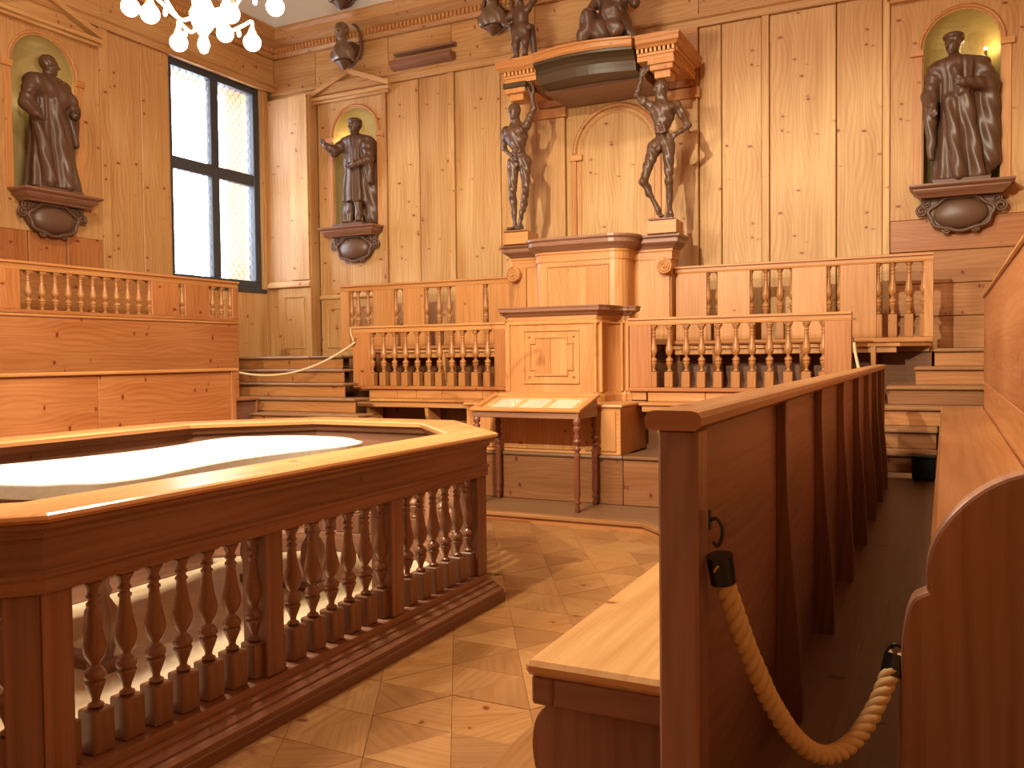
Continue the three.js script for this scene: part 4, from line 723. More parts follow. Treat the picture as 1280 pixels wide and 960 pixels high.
// seated draped woman and standing child on the canopy
{
  const f = (p) => {
    let d = ell(p, [0, 0.42, -0.05], [0.17, 0.26, 0.14]);
    const U = (e, k = 0.05) => { d = smin(d, e, k); };
    const fo = 0.012 * Math.sin(34 * p[0] + 12 * p[1]) + 0.008 * Math.sin(30 * p[1] - 25 * p[2]);
    U(ell(p, [0, 0.2, 0.0], [0.24, 0.17, 0.2]), 0.08);
    U(cone(p, [-0.1, 0.24, 0.05], [-0.16, 0.28, 0.32], 0.11, 0.085), 0.06); U(cone(p, [0.1, 0.24, 0.05], [0.12, 0.26, 0.34], 0.11, 0.085), 0.06);
    U(cone(p, [-0.16, 0.27, 0.32], [-0.20, 0.03, 0.36], 0.085, 0.07), 0.05); U(cone(p, [0.12, 0.26, 0.34], [0.20, 0.04, 0.38], 0.085, 0.07), 0.05);
    U(ell(p, [0, 0.13, 0.22], [0.26, 0.14, 0.14]), 0.06); U(cone(p, [0.2, 0.1, 0.2], [0.36, 0.03, 0.2], 0.09, 0.04), 0.05);
    d += fo;
    U(cone(p, [0, 0.6, -0.05], [0, 0.82, -0.02], 0.09, 0.05)); U(cone(p, [-0.17, 0.62, -0.05], [-0.27, 0.42, 0.05], 0.06, 0.045)); U(cone(p, [-0.27, 0.42, 0.05], [-0.14, 0.36, 0.24], 0.045, 0.03)); U(handSDF(p, [-0.14, 0.36, 0.24], [0.4, -0.2, 0.8], [0.8, 0, -0.4], 0.08), 0.02);
    U(cone(p, [0.17, 0.62, -0.05], [0.29, 0.46, 0.0], 0.06, 0.045)); U(cone(p, [0.29, 0.46, 0.0], [0.36, 0.66, 0.1], 0.045, 0.03)); U(handSDF(p, [0.36, 0.66, 0.1], [0.1, 0.9, 0.2], [0.9, 0, 0], 0.08), 0.02);
    U(ell(p, [0, 0.64, -0.05], [0.19, 0.08, 0.1]), 0.05);
    return smin(d, headSDF(p, [0, 0.92, 0.0], 0.095, -0.2, 0, 1), 0.02);
  };
  const o = thing('seated_statue', 'dark draped seated figure on top of the canopy', 'statue', [-3.47, 5.071, -9.62]);
  part('figure', surfNet(f, [-0.5, -0.03, -0.3], [0.52, 1.1, 0.5], 0.0125), STATUE, o, [0, 0.025, 0]);
  B(o, 'stone_seat', BROWN2, [-0.2, 0.22], [0.02, 0.2], [-0.25, 0.1], 0);
  const g = (p) => {
    let d = ell(p, [0, 0.5, 0], [0.10, 0.16, 0.085]); const U = (e, k = 0.04) => { d = smin(d, e, k); };
    U(ell(p, [0, 0.36, 0.01], [0.10, 0.09, 0.09])); U(cone(p, [-0.055, 0.34, 0], [-0.06, 0.18, 0.03], 0.065, 0.045)); U(cone(p, [-0.06, 0.18, 0.03], [-0.055, 0.04, -0.01], 0.045, 0.03)); U(cone(p, [-0.055, 0.025, 0], [-0.07, 0.02, 0.09], 0.028, 0.02));
    U(cone(p, [0.055, 0.34, 0], [0.08, 0.19, 0.06], 0.065, 0.045)); U(cone(p, [0.08, 0.19, 0.06], [0.06, 0.04, 0.01], 0.045, 0.03)); U(cone(p, [0.06, 0.025, 0.02], [0.08, 0.02, 0.11], 0.028, 0.02));
    U(cone(p, [-0.1, 0.6, 0], [-0.19, 0.47, 0.05], 0.042, 0.034)); U(cone(p, [-0.19, 0.47, 0.05], [-0.1, 0.4, 0.14], 0.034, 0.024)); U(handSDF(p, [-0.1, 0.4, 0.14], [0.7, 0, 0.6], [0, 1, 0], 0.05), 0.015);
    U(cone(p, [0.1, 0.6, 0], [0.2, 0.68, 0.04], 0.042, 0.034)); U(cone(p, [0.2, 0.68, 0.04], [0.22, 0.84, 0.06], 0.034, 0.024)); U(handSDF(p, [0.22, 0.84, 0.06], [0, 1, 0.1], [1, 0, 0], 0.05), 0.015);
    U(cone(p, [-0.12, 0.42, -0.02], [0.14, 0.36, 0.06], 0.05, 0.04)); U(cone(p, [0.1, 0.4, -0.08], [0.13, 0.1, -0.1], 0.05, 0.035));
    U(cone(p, [0, 0.62, 0], [0, 0.7, 0.01], 0.04, 0.04)); return smin(d, headSDF(p, [0, 0.79, 0.02], 0.088, 0.4, 0, 1), 0.02);
  };
  const c = thing('cherub_statue', 'small dark winged-child statue standing on the canopy corner', 'statue', [-4.57, 5.071, -9.5]);
  c.userData.label = 'small dark standing child statue on the canopy corner above the raised arm';
  part('figure', surfNet(g, [-0.3, -0.03, -0.2], [0.34, 1.0, 0.24], 0.0105), STATUE, c, [0, 0.018, 0]);
  B(c, 'statue_base', BROWN2, [-0.13, 0.13], [0, 0.02], [-0.12, 0.14], 0);
}
// busts of doctors on brackets along the entablature
{
  const f = (p) => {
    let d = smax(ell(p, [0, -0.02, 0], [0.2, 0.15, 0.11]), -0.12 - p[1], 0.02); d = smin(d, cone(p, [0, 0.05, 0], [0, 0.2, 0.02], 0.07, 0.058), 0.04); d += 0.006 * Math.sin(40 * p[0] + 20 * p[1]);
    return smin(d, headSDF(p, [0, 0.29, 0.03], 0.11, 0.15, 0.1, 1), 0.02);
  };
  const geo = surfNet(f, [-0.26, -0.2, -0.18], [0.26, 0.5, 0.22], 0.0115), oval = (o) => {
    const g = ext(new THREE.Shape().absellipse(0, 0, 0.2, 0.29, 0, 6.2832), 0.03, 0.012, 24); part('oval_backing', g, STATUE2, o, [0, 0.15, -0.17]);
    const r = []; for (let i = 0; i < 32; i++) { const a = i / 32 * 6.2832; r.push([0.21 * Math.cos(a), 0.15 + 0.3 * Math.sin(a), -0.13]); } part('oval_frame', tube(r, 0.022, 64, 7, true), STATUE2, o);
    part('bracket', new THREE.LatheGeometry([[0.001, -0.24], [0.03, -0.22], [0.05, -0.19], [0.1, -0.15], [0.13, -0.12], [0.001, -0.115]].map(([a, b]) => new THREE.Vector2(a, b)), 16), STATUE2, o);
  };
  for (const [x, y, l] of [[-7.62, 5.86, 'carved bust in dark oval frame above the niche with the raised-hand statue'], [-5.24, 5.92, 'carved bust in dark oval frame by the canopy child statue'], [-7.66, 6.70, 'carved bust in dark oval frame high on the white plaster']]) {
    const o = thing('bust', l, 'bust', [x, y, ZB + 0.34]); oval(o); part('head_and_shoulders', geo, plain(0.16, 0.10, 0.06, 0.3, { clearcoat: 0.4 }), o, [0, 0, 0.02]); part('wall_stem', new THREE.BoxGeometry(0.08, 0.2, 0.2), STATUE2, o, [0, 0.1, -0.24]);
  }
}

// ================================================================ TABLE ENCLOSURE AND MARBLE TABLE
{
  const o = thing('table_enclosure', 'octagonal brown balustrade enclosure around the white marble table', 'railing');
  const xr = -2.60, xl = -5.31, cx = (xr + xl) / 2, z1 = -4.84, z0 = -1.81, zf = -5.64, zn = -1.01, hx = 0.595;
  const P = [[xr, z1], [xr, z0], [cx + hx, zn], [cx - hx, zn], [xl, z0], [xl, z1], [cx - hx, zf], [cx + hx, zf]];
  const seg = (name, mat, prof) => S(o, name, mat, prof, P, true, 2);
  seg('cap_rail', wood(0.60, 0.375, 0.22, 0.24, 'grain'), [[-0.235, 1.035], [0.045, 1.035], [0.06, 1.04], [0.07, 1.052], [0.066, 1.064], [0.055, 1.07], [-0.225, 1.07], [-0.238, 1.06]]);
  seg('cap_moulding', BROWN, [[-0.19, 0.985], [0.015, 0.985], [0.02, 1.0], [0.035, 1.012], [0.05, 1.02], [0.05, 1.035], [-0.21, 1.035]]);
  seg('frieze', BROWN2, [[-0.165, 0.875], [0.0, 0.875], [0.0, 0.985], [-0.165, 0.985]]);
  seg('lower_moulding', BROWN, [[-0.165, 0.80], [0.006, 0.80], [0.006, 0.845], [0.016, 0.855], [0.016, 0.867], [0.0, 0.875], [-0.165, 0.875]]);
  seg('sill', BROWN, [[-0.165, 0.125], [-0.0, 0.125], [0.0, 0.172], [-0.165, 0.172]]);
  seg('base_moulding', BROWN, [[-0.17, 0.05], [0.09, 0.05], [0.09, 0.075], [0.075, 0.088], [0.062, 0.09], [0.062, 0.10], [0.045, 0.113], [0.028, 0.115], [0.028, 0.125], [0.01, 0.135], [-0.0, 0.135], [-0.17, 0.135]]);
  seg('plinth', BROWN2, [[-0.18, 0], [0.10, 0], [0.10, 0.05], [-0.18, 0.05]]);
  const yb = 0.172, yt = 0.80, postG = uvBox(cbox(-0.055, 0.055, 0, yt - yb, -0.07, 0.07, 0.006), 1, 0.2, 0.4);
  for (let i = 0; i < 8; i++) {
    const a = P[i], b = P[(i + 1) % 8], L = Math.hypot(b[0] - a[0], b[1] - a[1]), d = [(b[0] - a[0]) / L, (b[1] - a[1]) / L], n = [d[1], -d[0]], ang = Math.atan2(-d[1], d[0]);
    const stops = L > 2 ? [0.05, 0.995, 1.945, L - 0.055] : [0.07, L - 0.07];
    stops.forEach((s, k) => {
      part('post', postG, k % 2 ? BROWN : BROWN2, o, [a[0] + d[0] * s - n[0] * 0.078, yb, a[1] + d[1] * s - n[1] * 0.078], [0, ang, 0]);
      if (k === stops.length - 1) return;
      const s0 = s + 0.055, s1 = stops[k + 1] - 0.055, m = Math.max(2, Math.round((s1 - s0) / 0.141));
      for (let q = 0; q <= m; q++) {
        const t = s0 + (s1 - s0) * q / m;
        part('baluster', balE, BALU, o, [a[0] + d[0] * t - n[0] * 0.082, yb, a[1] + d[1] * t - n[1] * 0.082], [0, ang, 0]);
      }
    });
  }
  // pale stone floor of the pit, with a dark step along its far side
  const q = 0.19, inner = [[xr - q, z1 + 0.08], [xr - q, z0 - 0.08], [cx + hx - 0.08, zn - q], [cx - hx + 0.08, zn - q], [xl + q, z0 - 0.08], [xl + q, z1 + 0.08], [cx - hx + 0.08, zf + q], [cx + hx - 0.08, zf + q]];
  const pit = thing('stone_floor', 'pale stone floor inside the octagonal enclosure under the marble table', 'floor');
  const st = dataTex(512, (u, v) => { const n = 0.5 * vn(u * 9, v * 9, 9, 9, 40) + 0.3 * vn(u * 30, v * 30, 30, 30, 41) + 0.2 * vn(u * 110, v * 110, 110, 110, 42); return [lerp(214, 250, n), lerp(196, 238, n), lerp(168, 220, n)]; });
  part('stone_slab', uvBox(slab(inner, -0.008, 0.03), 0), new THREE.MeshPhysicalMaterial({ color: new THREE.Color().setRGB(0.7, 0.62, 0.5), map: st, roughness: 0.45 }), pit);
  B(pit, 'inner_step', BROWN2, [-5.11, -4.86], [0.03, 0.2], [z1 + 0.1, z0 - 0.1], 2); B(pit, 'inner_step_top', BROWN, [-5.11, -4.84], [0.2, 0.225], [z1 + 0.1, z0 - 0.1], 2);
}
{
  const t = thing('marble_table', 'white marble dissection table with waisted outline inside the enclosure', 'table', [-3.97, 0.03, -3.68]);
  const half = [[0.0, -1.215], [0.18, -1.205], [0.33, -1.14], [0.42, -1.06], [0.53, -0.98], [0.565, -0.78], [0.53, -0.58], [0.47, -0.32], [0.44, -0.02], [0.47, 0.3], [0.53, 0.6], [0.565, 0.78], [0.53, 1.0], [0.42, 1.07], [0.33, 1.16], [0.18, 1.21], [0.0, 1.22]];
  const pts = [...half.map(([x, z]) => new THREE.Vector2(x, -z)), ...half.slice(1, -1).reverse().map(([x, z]) => new THREE.Vector2(-x, -z))];
  const sm = new THREE.SplineCurve([...pts, pts[0]]).getPoints(120); const g = ext(new THREE.Shape(sm), 0.05, 0.01); g.rotateX(-Math.PI / 2); g.translate(0, 0.91, 0);
  const mt = dataTex(512, (u, v) => { const n = vn(u * 6, v * 6, 6, 6, 50) + 0.5 * vn(u * 14, v * 14, 14, 14, 51), ve = Math.pow(1 - Math.abs(Math.sin(6.2832 * (n * 1.3 + u))), 10); const c = 238 - 12 * ve - 10 * vn(u * 60, v * 60, 60, 60, 52); return [c, c - 3, c - 9]; });
  part('table_top', uvBox(g, 0), new THREE.MeshPhysicalMaterial({ map: mt, color: new THREE.Color().setRGB(0.86, 0.83, 0.76), roughness: 0.3 }), t);
  B(t, 'apron', BROWN2, [-0.34, 0.34], [0.80, 0.90], [-0.92, 0.92], 2);
  const leg = new THREE.LatheGeometry([[0.001, 0], [0.07, 0], [0.075, 0.03], [0.05, 0.06], [0.06, 0.10], [0.085, 0.2], [0.075, 0.3], [0.04, 0.36], [0.055, 0.39], [0.04, 0.42], [0.06, 0.52], [0.06, 0.66], [0.045, 0.72], [0.07, 0.76], [0.07, 0.80], [0.001, 0.80]].map(([a, b]) => new THREE.Vector2(a, b)), 18);
  for (const x of [-0.26, 0.26]) for (const z of [-0.8, 0.8]) part('leg', leg, BROWN2, t, [x, 0, z]);
  for (const z of [-0.8, 0.8]) B(t, 'foot_beam', BROWN2, [-0.34, 0.34], [0.0, 0.06], [z - 0.05, z + 0.05], 0);
}

// ================================================================ DISPLAY TABLE
{
  const t = thing('display_table', 'slant-top glazed display table on turned legs standing on the dais', 'table', [0, 0.08, 0]);
  const x0 = -4.20, x1 = -3.03, zf = -7.47, zb = -8.01, yf = 0.965, yb = 1.095, RED = wood(0.21, 0.075, 0.042, 0.28, 'brown');
  const slope = Math.atan2(yb - yf, zf - zb), len = Math.hypot(yb - yf, zf - zb);
  const top = new THREE.Group(); top.name = 'slant_top'; t.add(top); top.position.set(0, yf, zf); top.rotation.x = slope;
  const W = wood(0.60, 0.33, 0.16, 0.3, 'grain');
  B(top, 'frame_rail', W, [x0, x1], [-0.03, 0], [-0.055, 0.005], 0, 0.006); B(top, 'frame_rail', W, [x0, x1], [-0.03, 0], [-len, -len + 0.06], 0, 0.006); B(top, 'frame_stile', W, [x0, x0 + 0.06], [-0.03, 0.001], [-len + 0.06, -0.055], 2, 0.006); B(top, 'frame_stile', W, [x1 - 0.06, x1], [-0.03, 0.001], [-len + 0.06, -0.055], 2, 0.006);
  B(top, 'glass_pane', new THREE.MeshPhysicalMaterial({ color: 0xffffff, transmission: 1, thickness: 0, roughness: 0.03, ior: 1.5 }), [x0 + 0.055, x1 - 0.055], [-0.012, -0.008], [-len + 0.055, -0.05], 0, 0.0005);
  B(top, 'tray', wood(0.92, 0.72, 0.42, 0.5, 'grain'), [x0 + 0.05, x1 - 0.05], [-0.04, -0.03], [-len + 0.05, -0.045], 0);
  const paper = plain(0.78, 0.72, 0.55, 0.8), ink = plain(0.42, 0.36, 0.26, 0.8);
  for (let k = 0; k < 3; k++) { const px = x0 + 0.16 + k * 0.31, s = B(top, 'printed_sheet', paper, [px, px + 0.24], [-0.0295, -0.028], [-len + 0.13, -0.14], 2, 0.0005); for (let q = 0; q < 7; q++) part('text_line', new THREE.BoxGeometry(0.18, 0.0004, 0.006), ink, s, [px + 0.12, -0.0277, -len + 0.17 + q * 0.035]); }
  const side = poly([[zb + 0.02, yb - 0.04], [zf - 0.02, yf - 0.03], [zf - 0.02, yf - 0.09], [zb + 0.02, yf - 0.09]]);
  for (const x of [x0 + 0.02, x1 - 0.045]) { const g = ext(side, 0.022); g.rotateY(-Math.PI / 2); g.translate(0.022, 0, 0); const gg = g.clone(); part('side_panel', uvBox(gg, 2), BROWN, t, [x, 0, 0]); }
  B(t, 'front_apron', BROWN, [x0 + 0.04, x1 - 0.04], [yf - 0.09, yf - 0.035], [zf - 0.045, zf - 0.022], 0); B(t, 'back_apron', BROWN, [x0 + 0.04, x1 - 0.04], [yf - 0.09, yb - 0.05], [zb + 0.02, zb + 0.04], 0);
  const leg = new THREE.LatheGeometry([[0.001, 0], [0.018, 0], [0.02, 0.05], [0.014, 0.07], [0.024, 0.085], [0.024, 0.10], [0.016, 0.12], [0.024, 0.16], [0.022, 0.4], [0.024, 0.52], [0.026, 0.55], [0.014, 0.57], [0.03, 0.59], [0.03, 0.605], [0.014, 0.62], [0.014, 0.635], [0.031, 0.66], [0.031, 0.675], [0.014, 0.695], [0.029, 0.715], [0.014, 0.735], [0.024, 0.77], [0.03, 0.80], [0.014, 0.815], [0.028, 0.83], [0.028, 0.88], [0.001, 0.88]].map(([a, b]) => new THREE.Vector2(a, b)), 16);
  leg.scale(1.25, 1, 1.25); const lg = uvBox(leg, 1); for (const x of [x0 + 0.06, x1 - 0.045]) for (const z of [zf - 0.035, zb + 0.05]) part('leg', lg, RED, t, [x, 0, z]);
}

// ================================================================ PARAPET BENCHES AND SIDE SEATS
function parapetBench(o, s, zn, zfar, seatY, brackets, mats_, ends = true) {   // back at x 0, seat towards -s*x, aisle towards +s*x; z runs from zn to zfar
  const X = (a, b) => [s * a, s * b], topY = 1.455, M = mats_;
  const cap = [[-0.044, topY - 0.034], [0.038, topY - 0.034], [0.046, topY - 0.026], [0.048, topY - 0.012], [0.042, topY - 0.003], [0.03, topY], [-0.036, topY], [-0.046, topY - 0.004], [-0.051, topY - 0.014], [-0.05, topY - 0.027]].map(([a, y]) => [s * a, y]);
  S(o, 'cap_rail', M.cap, cap, [[0, zfar - 0.02], [0, zn + 0.025]], false, 2);
  B(o, 'end_post', M.post, X(-0.035, 0.035), [0.566, topY - 0.034], [zn, zn - 0.075]); B(o, 'end_post', M.post, X(-0.035, 0.035), [0.566, topY - 0.034], [zfar, zfar + 0.07]);
  const zs = [zn - 0.075, ...brackets, zfar + 0.07];
  for (let i = 0; i < zs.length - 1; i++) B(o, 'back_panel', pick(M.panel), X(-0.015, 0.015), [0.566, topY - 0.035], [zs[i] - 0.002, zs[i + 1] + 0.002], 2);
  const pr = poly([[0, 0], [0.06, 0], [0.059, 0.12], [0.05, 0.28], [0.034, 0.45], [0.024, 0.62], [0.02, 0.78], [0.022, 0.85], [0, 0.85]]);
  for (const z of brackets) { const g = ext(pr, 0.04, 0.003); part('back_bracket', uvBox(s > 0 ? g : g.clone().rotateY(Math.PI).translate(0, 0, 0.05), 1), M.bracket, o, [s * 0.017, 0.567, z - 0.025]); }
  B(o, 'seat_board', M.seat, X(-0.335, -0.036), [seatY - 0.03, seatY], [zn - 0.08, zfar + 0.1], 2, 0.012);
  B(o, 'seat_fascia', M.fascia, X(-0.325, -0.28), [seatY - 0.09, seatY - 0.031], [zn - 0.09, zfar + 0.1], 2); B(o, 'seat_fascia', M.fascia, X(-0.279, -0.04), [seatY - 0.09, seatY - 0.031], [zn - 0.09, zn - 0.13], 0);
  const sp = new THREE.Shape(); sp.moveTo(-0.04, 0.0); sp.lineTo(-0.30, 0.0); sp.bezierCurveTo(-0.29, 0.08, -0.34, 0.12, -0.335, 0.2); sp.bezierCurveTo(-0.33, 0.27, -0.30, 0.26, -0.30, seatY - 0.095 - 0.566); sp.lineTo(-0.04, seatY - 0.095 - 0.566); sp.closePath();
  for (const z of [zn - 0.17, zn - 1.9, zn - 3.7, zfar + 0.35]) { const g = ext(sp, 0.045, 0.004); part('seat_support', uvBox(s > 0 ? g : g.clone().rotateY(Math.PI).translate(0, 0, 0.045), 1), M.bracket, o, [0, 0.57, z]); }
}
{
  const o = thing('parapet_bench', 'dark wooden parapet bench with ribbed back along the dark aisle', 'bench', [-0.402, 0, 0], undefined, 0.0068);
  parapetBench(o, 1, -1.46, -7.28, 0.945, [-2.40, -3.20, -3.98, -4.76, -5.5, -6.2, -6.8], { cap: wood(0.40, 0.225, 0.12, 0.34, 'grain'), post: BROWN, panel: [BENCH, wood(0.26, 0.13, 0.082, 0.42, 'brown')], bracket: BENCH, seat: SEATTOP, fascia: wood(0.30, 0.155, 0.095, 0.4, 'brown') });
  const q = thing('parapet_bench', 'long orange plank parapet bench below the low balustrade and window', 'bench', [-7.06, 0, 0]);
  parapetBench(q, -1, -0.6, -7.24, 0.88, [-1.5, -3.1, -4.3, -5.5], { cap: HONEY[2], post: ORANGE[0], panel: ORANGE, bracket: ORANGE[2], seat: HONEY[1], fascia: ORANGE[1] });
}
function sideSeat(o, s, zn, zfar, scroll) {
  const X = (a, b) => [s * a, s * b];
  B(o, 'seat_board', wood(0.47, 0.255, 0.13, 0.36, 'grain'), X(0, 0.31), [1.06, 1.10], [zn - 0.02, zfar], 2, 0.012); B(o, 'seat_front', BENCH, X(0.05, 0.08), [0.566, 1.06], [zn - 0.02, zfar], 2);
  B(o, 'back_plank', ORANGE[1], X(0.312, 0.34), [1.04, 1.30], [zn - 0.02, zfar], 2); B(o, 'back_plank', ORANGE[2], X(0.31, 0.34), [1.303, 1.975], [zn - 0.02, zfar], 2);
  B(o, 'back_cap', HONEY[2], X(0.295, 0.36), [1.975, 2.003], [zn - 0.02, zfar - 0.01], 2, 0.008); B(o, 'end_board', ORANGE[0], X(0.02, 0.34), [0.57, 1.058], [zfar + 0.003, zfar + 0.03], 1);
  if (scroll) {
    const g = ext(scroll, 0.05, 0.008, 20); part('scroll_end', uvBox(g, 1), wood(0.40, 0.225, 0.155, 0.4, 'brown'), o, [0, 0, zn]);
  }
}
{
  const sc = new THREE.Shape(); const p = [[-0.045, 0.566], [-0.048, 0.663], [-0.041, 0.94], [-0.035, 1.012]];
  sc.moveTo(0.34, 0.566); sc.lineTo(...p[0]); sc.lineTo(...p[1]); sc.lineTo(...p[2]); sc.quadraticCurveTo(-0.035, 1.035, -0.015, 1.045); sc.lineTo(0.008, 1.058); sc.bezierCurveTo(0.002, 1.09, 0.0, 1.14, 0.03, 1.19); sc.bezierCurveTo(0.055, 1.23, 0.10, 1.285, 0.172, 1.305); sc.bezierCurveTo(0.24, 1.32, 0.30, 1.345, 0.34, 1.36); sc.closePath();
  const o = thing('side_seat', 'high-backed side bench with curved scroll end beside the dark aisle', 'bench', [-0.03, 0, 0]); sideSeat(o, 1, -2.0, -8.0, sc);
  const q = thing('side_seat', 'high plank-backed side bench behind the orange parapet, carrying the low balustrade', 'bench', [-7.40, 0, 0]); sideSeat(q, -1, -0.5, -8.0, null);
}

// ================================================================ ROPES
function rope(o, pts, r, pitch, mat, tail) {
  const c = new THREE.CatmullRomCurve3(pts.map((p) => new THREE.Vector3(...p))), L = c.getLength(), n = Math.round(L / pitch * 10), fr = c.computeFrenetFrames(n, false), gs = [];
  for (let s = 0; s < 3; s++) {
    const q = []; for (let i = 0; i <= n; i++) { const t = i / n, P = c.getPointAt(t), a = 6.2832 * (t * L / pitch + s / 3); q.push(P.addScaledVector(fr.normals[i], Math.cos(a) * r * 0.5).addScaledVector(fr.binormals[i], Math.sin(a) * r * 0.5)); }
    const g = new THREE.TubeGeometry(new THREE.CatmullRomCurve3(q), n * 2, r * 0.56, 7); gs.push(g);
  }
  return part('rope_strands', mergeGeometries(gs), mat, o);
}
const ROPE = plain(0.56, 0.36, 0.15, 0.85), IRON = plain(0.05, 0.05, 0.055, 0.35, { metalness: 0.9 });
{
  const o = thing('barrier_rope', 'thick twisted rope hung across the aisle between the parapet bench and scroll-ended seat', 'rope');
  const a = [-0.352, 1.19, -1.50], b = [-0.088, 0.915, -1.975], m = [];
  for (let i = 0; i <= 14; i++) { const t = i / 14; m.push([lerp(a[0], b[0], t), lerp(a[1], b[1], t) - 0.275 * (1 - Math.pow(2 * t - 1, 2)), lerp(a[2], b[2], t)]); }
  rope(o, m, 0.0185, 0.07, ROPE);
  const fer = (p, d, len) => { const g = new THREE.CylinderGeometry(0.0225, 0.0235, len, 14); const q = new THREE.Quaternion().setFromUnitVectors(new THREE.Vector3(0, 1, 0), new THREE.Vector3(...d).normalize()); const ms = part('ferrule', g, IRON, o, p); ms.quaternion.copy(q); };
  fer([-0.348, 1.175, -1.508], [0.1, -1, -0.18], 0.05); fer([-0.094, 0.895, -1.965], [0.2, 1, -0.3], 0.045);
  const hk = tube([[-0.364, 1.262, -1.50], [-0.354, 1.264, -1.50], [-0.345, 1.25, -1.50], [-0.346, 1.228, -1.50], [-0.354, 1.216, -1.50], [-0.36, 1.224, -1.50]], 0.0032, 30, 8); part('hook', hk, IRON, o); part('hook_plate', new THREE.BoxGeometry(0.003, 0.035, 0.016), IRON, o, [-0.3655, 1.262, -1.50]);
  part('hook', tube([[-0.075, 0.93, -1.975], [-0.092, 0.935, -1.975], [-0.105, 0.92, -1.975], [-0.1, 0.90, -1.972]], 0.0045, 20, 8), IRON, o);
}
{
  const R2m = plain(0.62, 0.48, 0.28, 0.85);
  const o = thing('barrier_rope', 'thin pale rope sagging across the corner stairs', 'rope');
  const a = [-6.55, 1.745, -8.775], b = [-7.725, 1.39, -8.014], m = []; for (let i = 0; i <= 12; i++) { const t = i / 12; m.push([lerp(a[0], b[0], t), lerp(a[1], b[1], t) - 0.17 * (1 - Math.pow(2 * t - 1, 2)), lerp(a[2], b[2], t)]); }
  rope(o, m, 0.013, 0.06, R2m); part('hook', tube([[-6.545, 1.79, -8.80], [-6.54, 1.795, -8.775], [-6.55, 1.77, -8.765], [-6.555, 1.745, -8.785]], 0.004, 16, 6), IRON, o);
  part('rope_tail', tube([[-6.57, 1.745, -8.785], [-6.60, 1.83, -8.775], [-6.615, 1.93, -8.775]], 0.009, 16, 6), R2m, o);
  const q = thing('barrier_rope', 'thin pale rope end hanging behind the parapet bench near the dark stairs', 'rope');
  rope(q, [[-0.77, 1.64, -8.79], [-0.755, 1.56, -8.72], [-0.70, 1.40, -8.45], [-0.62, 1.18, -8.05], [-0.55, 1.0, -7.6], [-0.47, 0.95, -7.36]], 0.014, 0.06, R2m); part('hook', tube([[-0.79, 1.68, -8.80], [-0.78, 1.685, -8.775], [-0.77, 1.66, -8.775], [-0.775, 1.64, -8.785]], 0.004, 16, 6), IRON, q);
}
{
  const o = thing('equipment_box', 'small black box on the aisle floor at the foot of the dark stairs', 'box', [-0.15, 0.566, -7.33]);
  const blk = plain(0.006, 0.005, 0.004, 0.9); B(o, 'housing', blk, [-0.075, 0.085], [0.01, 0.175], [-0.08, 0.08], 0, 0.01); B(o, 'lid', blk, [-0.08, 0.09], [0.176, 0.19], [-0.085, 0.085], 0, 0.005); for (const x of [-0.05, 0.06]) for (const z of [-0.05, 0.05]) part('foot', new THREE.CylinderGeometry(0.012, 0.012, 0.01, 10), blk, o, [x, 0.005, z]);
}

// ================================================================ CHANDELIER
{
  const o = thing('chandelier', 'many-armed glass chandelier with glowing globes hanging over the marble table', 'chandelier', [-3.70, 3.35, -3.62]);
  const brass = plain(0.75, 0.58, 0.3, 0.3, { metalness: 0.9 }), gl = new THREE.MeshPhysicalMaterial({ color: 0xf4efe0, transmission: 0.6, thickness: 0, roughness: 0.15, ior: 1.5 });
  const bulb = new THREE.MeshStandardMaterial({ color: 0xffffff, emissive: new THREE.Color(1, 0.86, 0.66), emissiveIntensity: 9 });
  part('stem', new THREE.LatheGeometry([[0.001, -0.10], [0.02, -0.09], [0.035, -0.05], [0.02, 0.0], [0.06, 0.06], [0.075, 0.12], [0.04, 0.2], [0.02, 0.26], [0.03, 0.34], [0.012, 0.4], [0.012, 0.55], [0.001, 0.55]].map(([a, b]) => new THREE.Vector2(a, b)), 18), gl, o);
  part('chain', new THREE.CylinderGeometry(0.008, 0.008, YC - 0.18 - 3.35 - 0.55 + 0.18, 8), brass, o, [0, (YC - 3.35 + 0.55) / 2, 0]);
  part('ceiling_rose', new THREE.CylinderGeometry(0.09, 0.06, 0.05, 18), brass, o, [0, YC - 3.35 - 0.026, 0]);
  for (let k = 0; k < 8; k++) {
    const a = k / 8 * 6.2832 + 0.3, c = Math.cos(a), s = Math.sin(a), R = k % 2 ? 0.40 : 0.30, y = k % 2 ? 0.14 : 0.02;
    part('arm', tube([[0.03 * c, 0.12, 0.03 * s], [0.12 * c, 0.05 + y * 0.3, 0.12 * s], [0.24 * c, 0.10 + y, 0.24 * s], [R * c, 0.14 + y, R * s], [R * c, 0.09 + y, R * s]], 0.009, 30, 8), gl, o);
    part('bulb_cup', new THREE.CylinderGeometry(0.014, 0.028, 0.04, 14), brass, o, [R * c, 0.085 + y, R * s]);
    const b = part('bulb', new THREE.SphereGeometry(0.05, 18, 14), bulb, o, [R * c, 0.02 + y, R * s]);
    const l = new THREE.PointLight(new THREE.Color(1, 0.88, 0.70), 10); l.castShadow = true; l.shadow.radius = 2; l.name = 'bulb_light'; b.add(l);
    const dr = new THREE.SphereGeometry(0.012, 8, 8); dr.scale(1, 1.8, 1); part('glass_drop', dr, gl, o, [R * c * 0.72, 0.05 + y, R * s * 0.72]);
  }
}
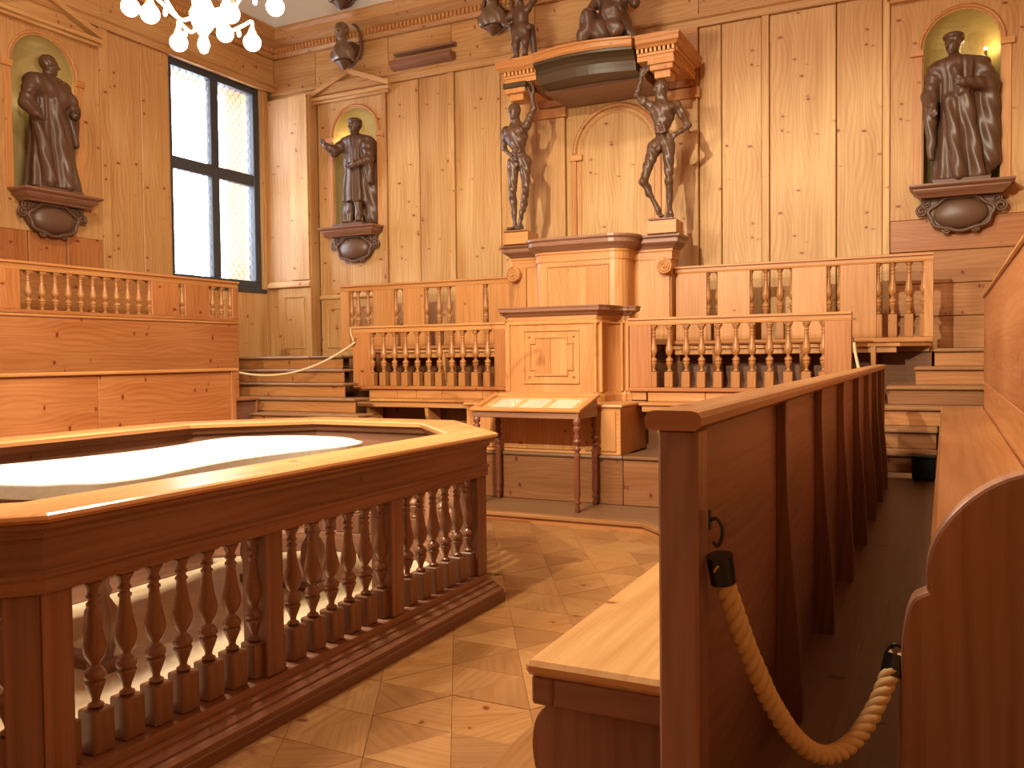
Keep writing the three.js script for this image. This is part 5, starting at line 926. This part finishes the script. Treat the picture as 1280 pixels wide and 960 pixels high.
// lamps behind and above the camera, outside the frame
{
  const blk = plain(0.02, 0.02, 0.02, 0.5), glow = new THREE.MeshStandardMaterial({ color: 0xffffff, emissive: new THREE.Color(1, 0.86, 0.62), emissiveIntensity: 6 });
  const o = thing('spotlight', 'black hooded spotlight hanging on a rod and aimed at the pulpit wall', 'spotlight', [SPOT.p[0], SPOT.p[1], SPOT.p[2]]);
  const dir = new THREE.Vector3(SPOT.t[0] - SPOT.p[0], SPOT.t[1] - SPOT.p[1], SPOT.t[2] - SPOT.p[2]).normalize();
  const head = new THREE.Group(); head.name = 'lamp_head'; o.add(head); head.rotation.y = Math.atan2(-dir.x, -dir.z);
  const can = new THREE.CylinderGeometry(0.11, 0.09, 0.26, 20, 1, true); can.rotateX(-Math.PI / 2); part('housing', can, blk, head, [0, 0, 0.15]);
  const back = new THREE.CylinderGeometry(0.09, 0.09, 0.012, 20); back.rotateX(Math.PI / 2); part('housing_back', back, blk, head, [0, 0, 0.28]);
  const lens = new THREE.CircleGeometry(0.1, 24); lens.rotateY(Math.PI); part('lens', lens, glow, head, [0, 0, 0.035]);
  part('top_visor', new THREE.BoxGeometry(1.0, 0.004, 0.46), blk, head, [0, SPOT.visor, -0.20], [-0.2, 0, 0]);
  part('rod', new THREE.CylinderGeometry(0.012, 0.012, YC - SPOT.p[1] - 0.1, 10), blk, o, [0, (YC - SPOT.p[1]) / 2 + 0.05, 0.1 * 0 + 0.15]);
  const l = new THREE.SpotLight(new THREE.Color(1, 0.92, 0.66), SPOT.I, 0, SPOT.a, 1); l.castShadow = true; l.shadow.radius = 1.3; l.position.set(0, 0, 0); l.name = 'spot_beam';
  l.target.position.set(SPOT.t[0] - SPOT.p[0], SPOT.t[1] - SPOT.p[1], SPOT.t[2] - SPOT.p[2]); o.add(l); o.add(l.target); l.target.name = 'beam_target';
  const c = thing('ceiling_lamp', 'flat round glass lamp on the ceiling above the octagonal enclosure', 'lamp', [-2.9, YC - 0.181, -2.9]);
  part('lamp_rim', new THREE.CylinderGeometry(0.68, 0.68, 0.08, 36), blk, c, [0, -0.04, 0]);
  const disc = new THREE.CircleGeometry(0.64, 36); disc.rotateX(Math.PI / 2); part('lamp_glass', disc, glow, c, [0, -0.082, 0]);
  const r = new THREE.RectAreaLight(new THREE.Color(1, 0.88, 0.68), CEIL, 1.1, 1.1); r.position.set(0, -0.09, 0); r.rotation.x = -Math.PI / 2; r.name = 'lamp_light'; c.add(r);
}
renderer.render(scene, camera);
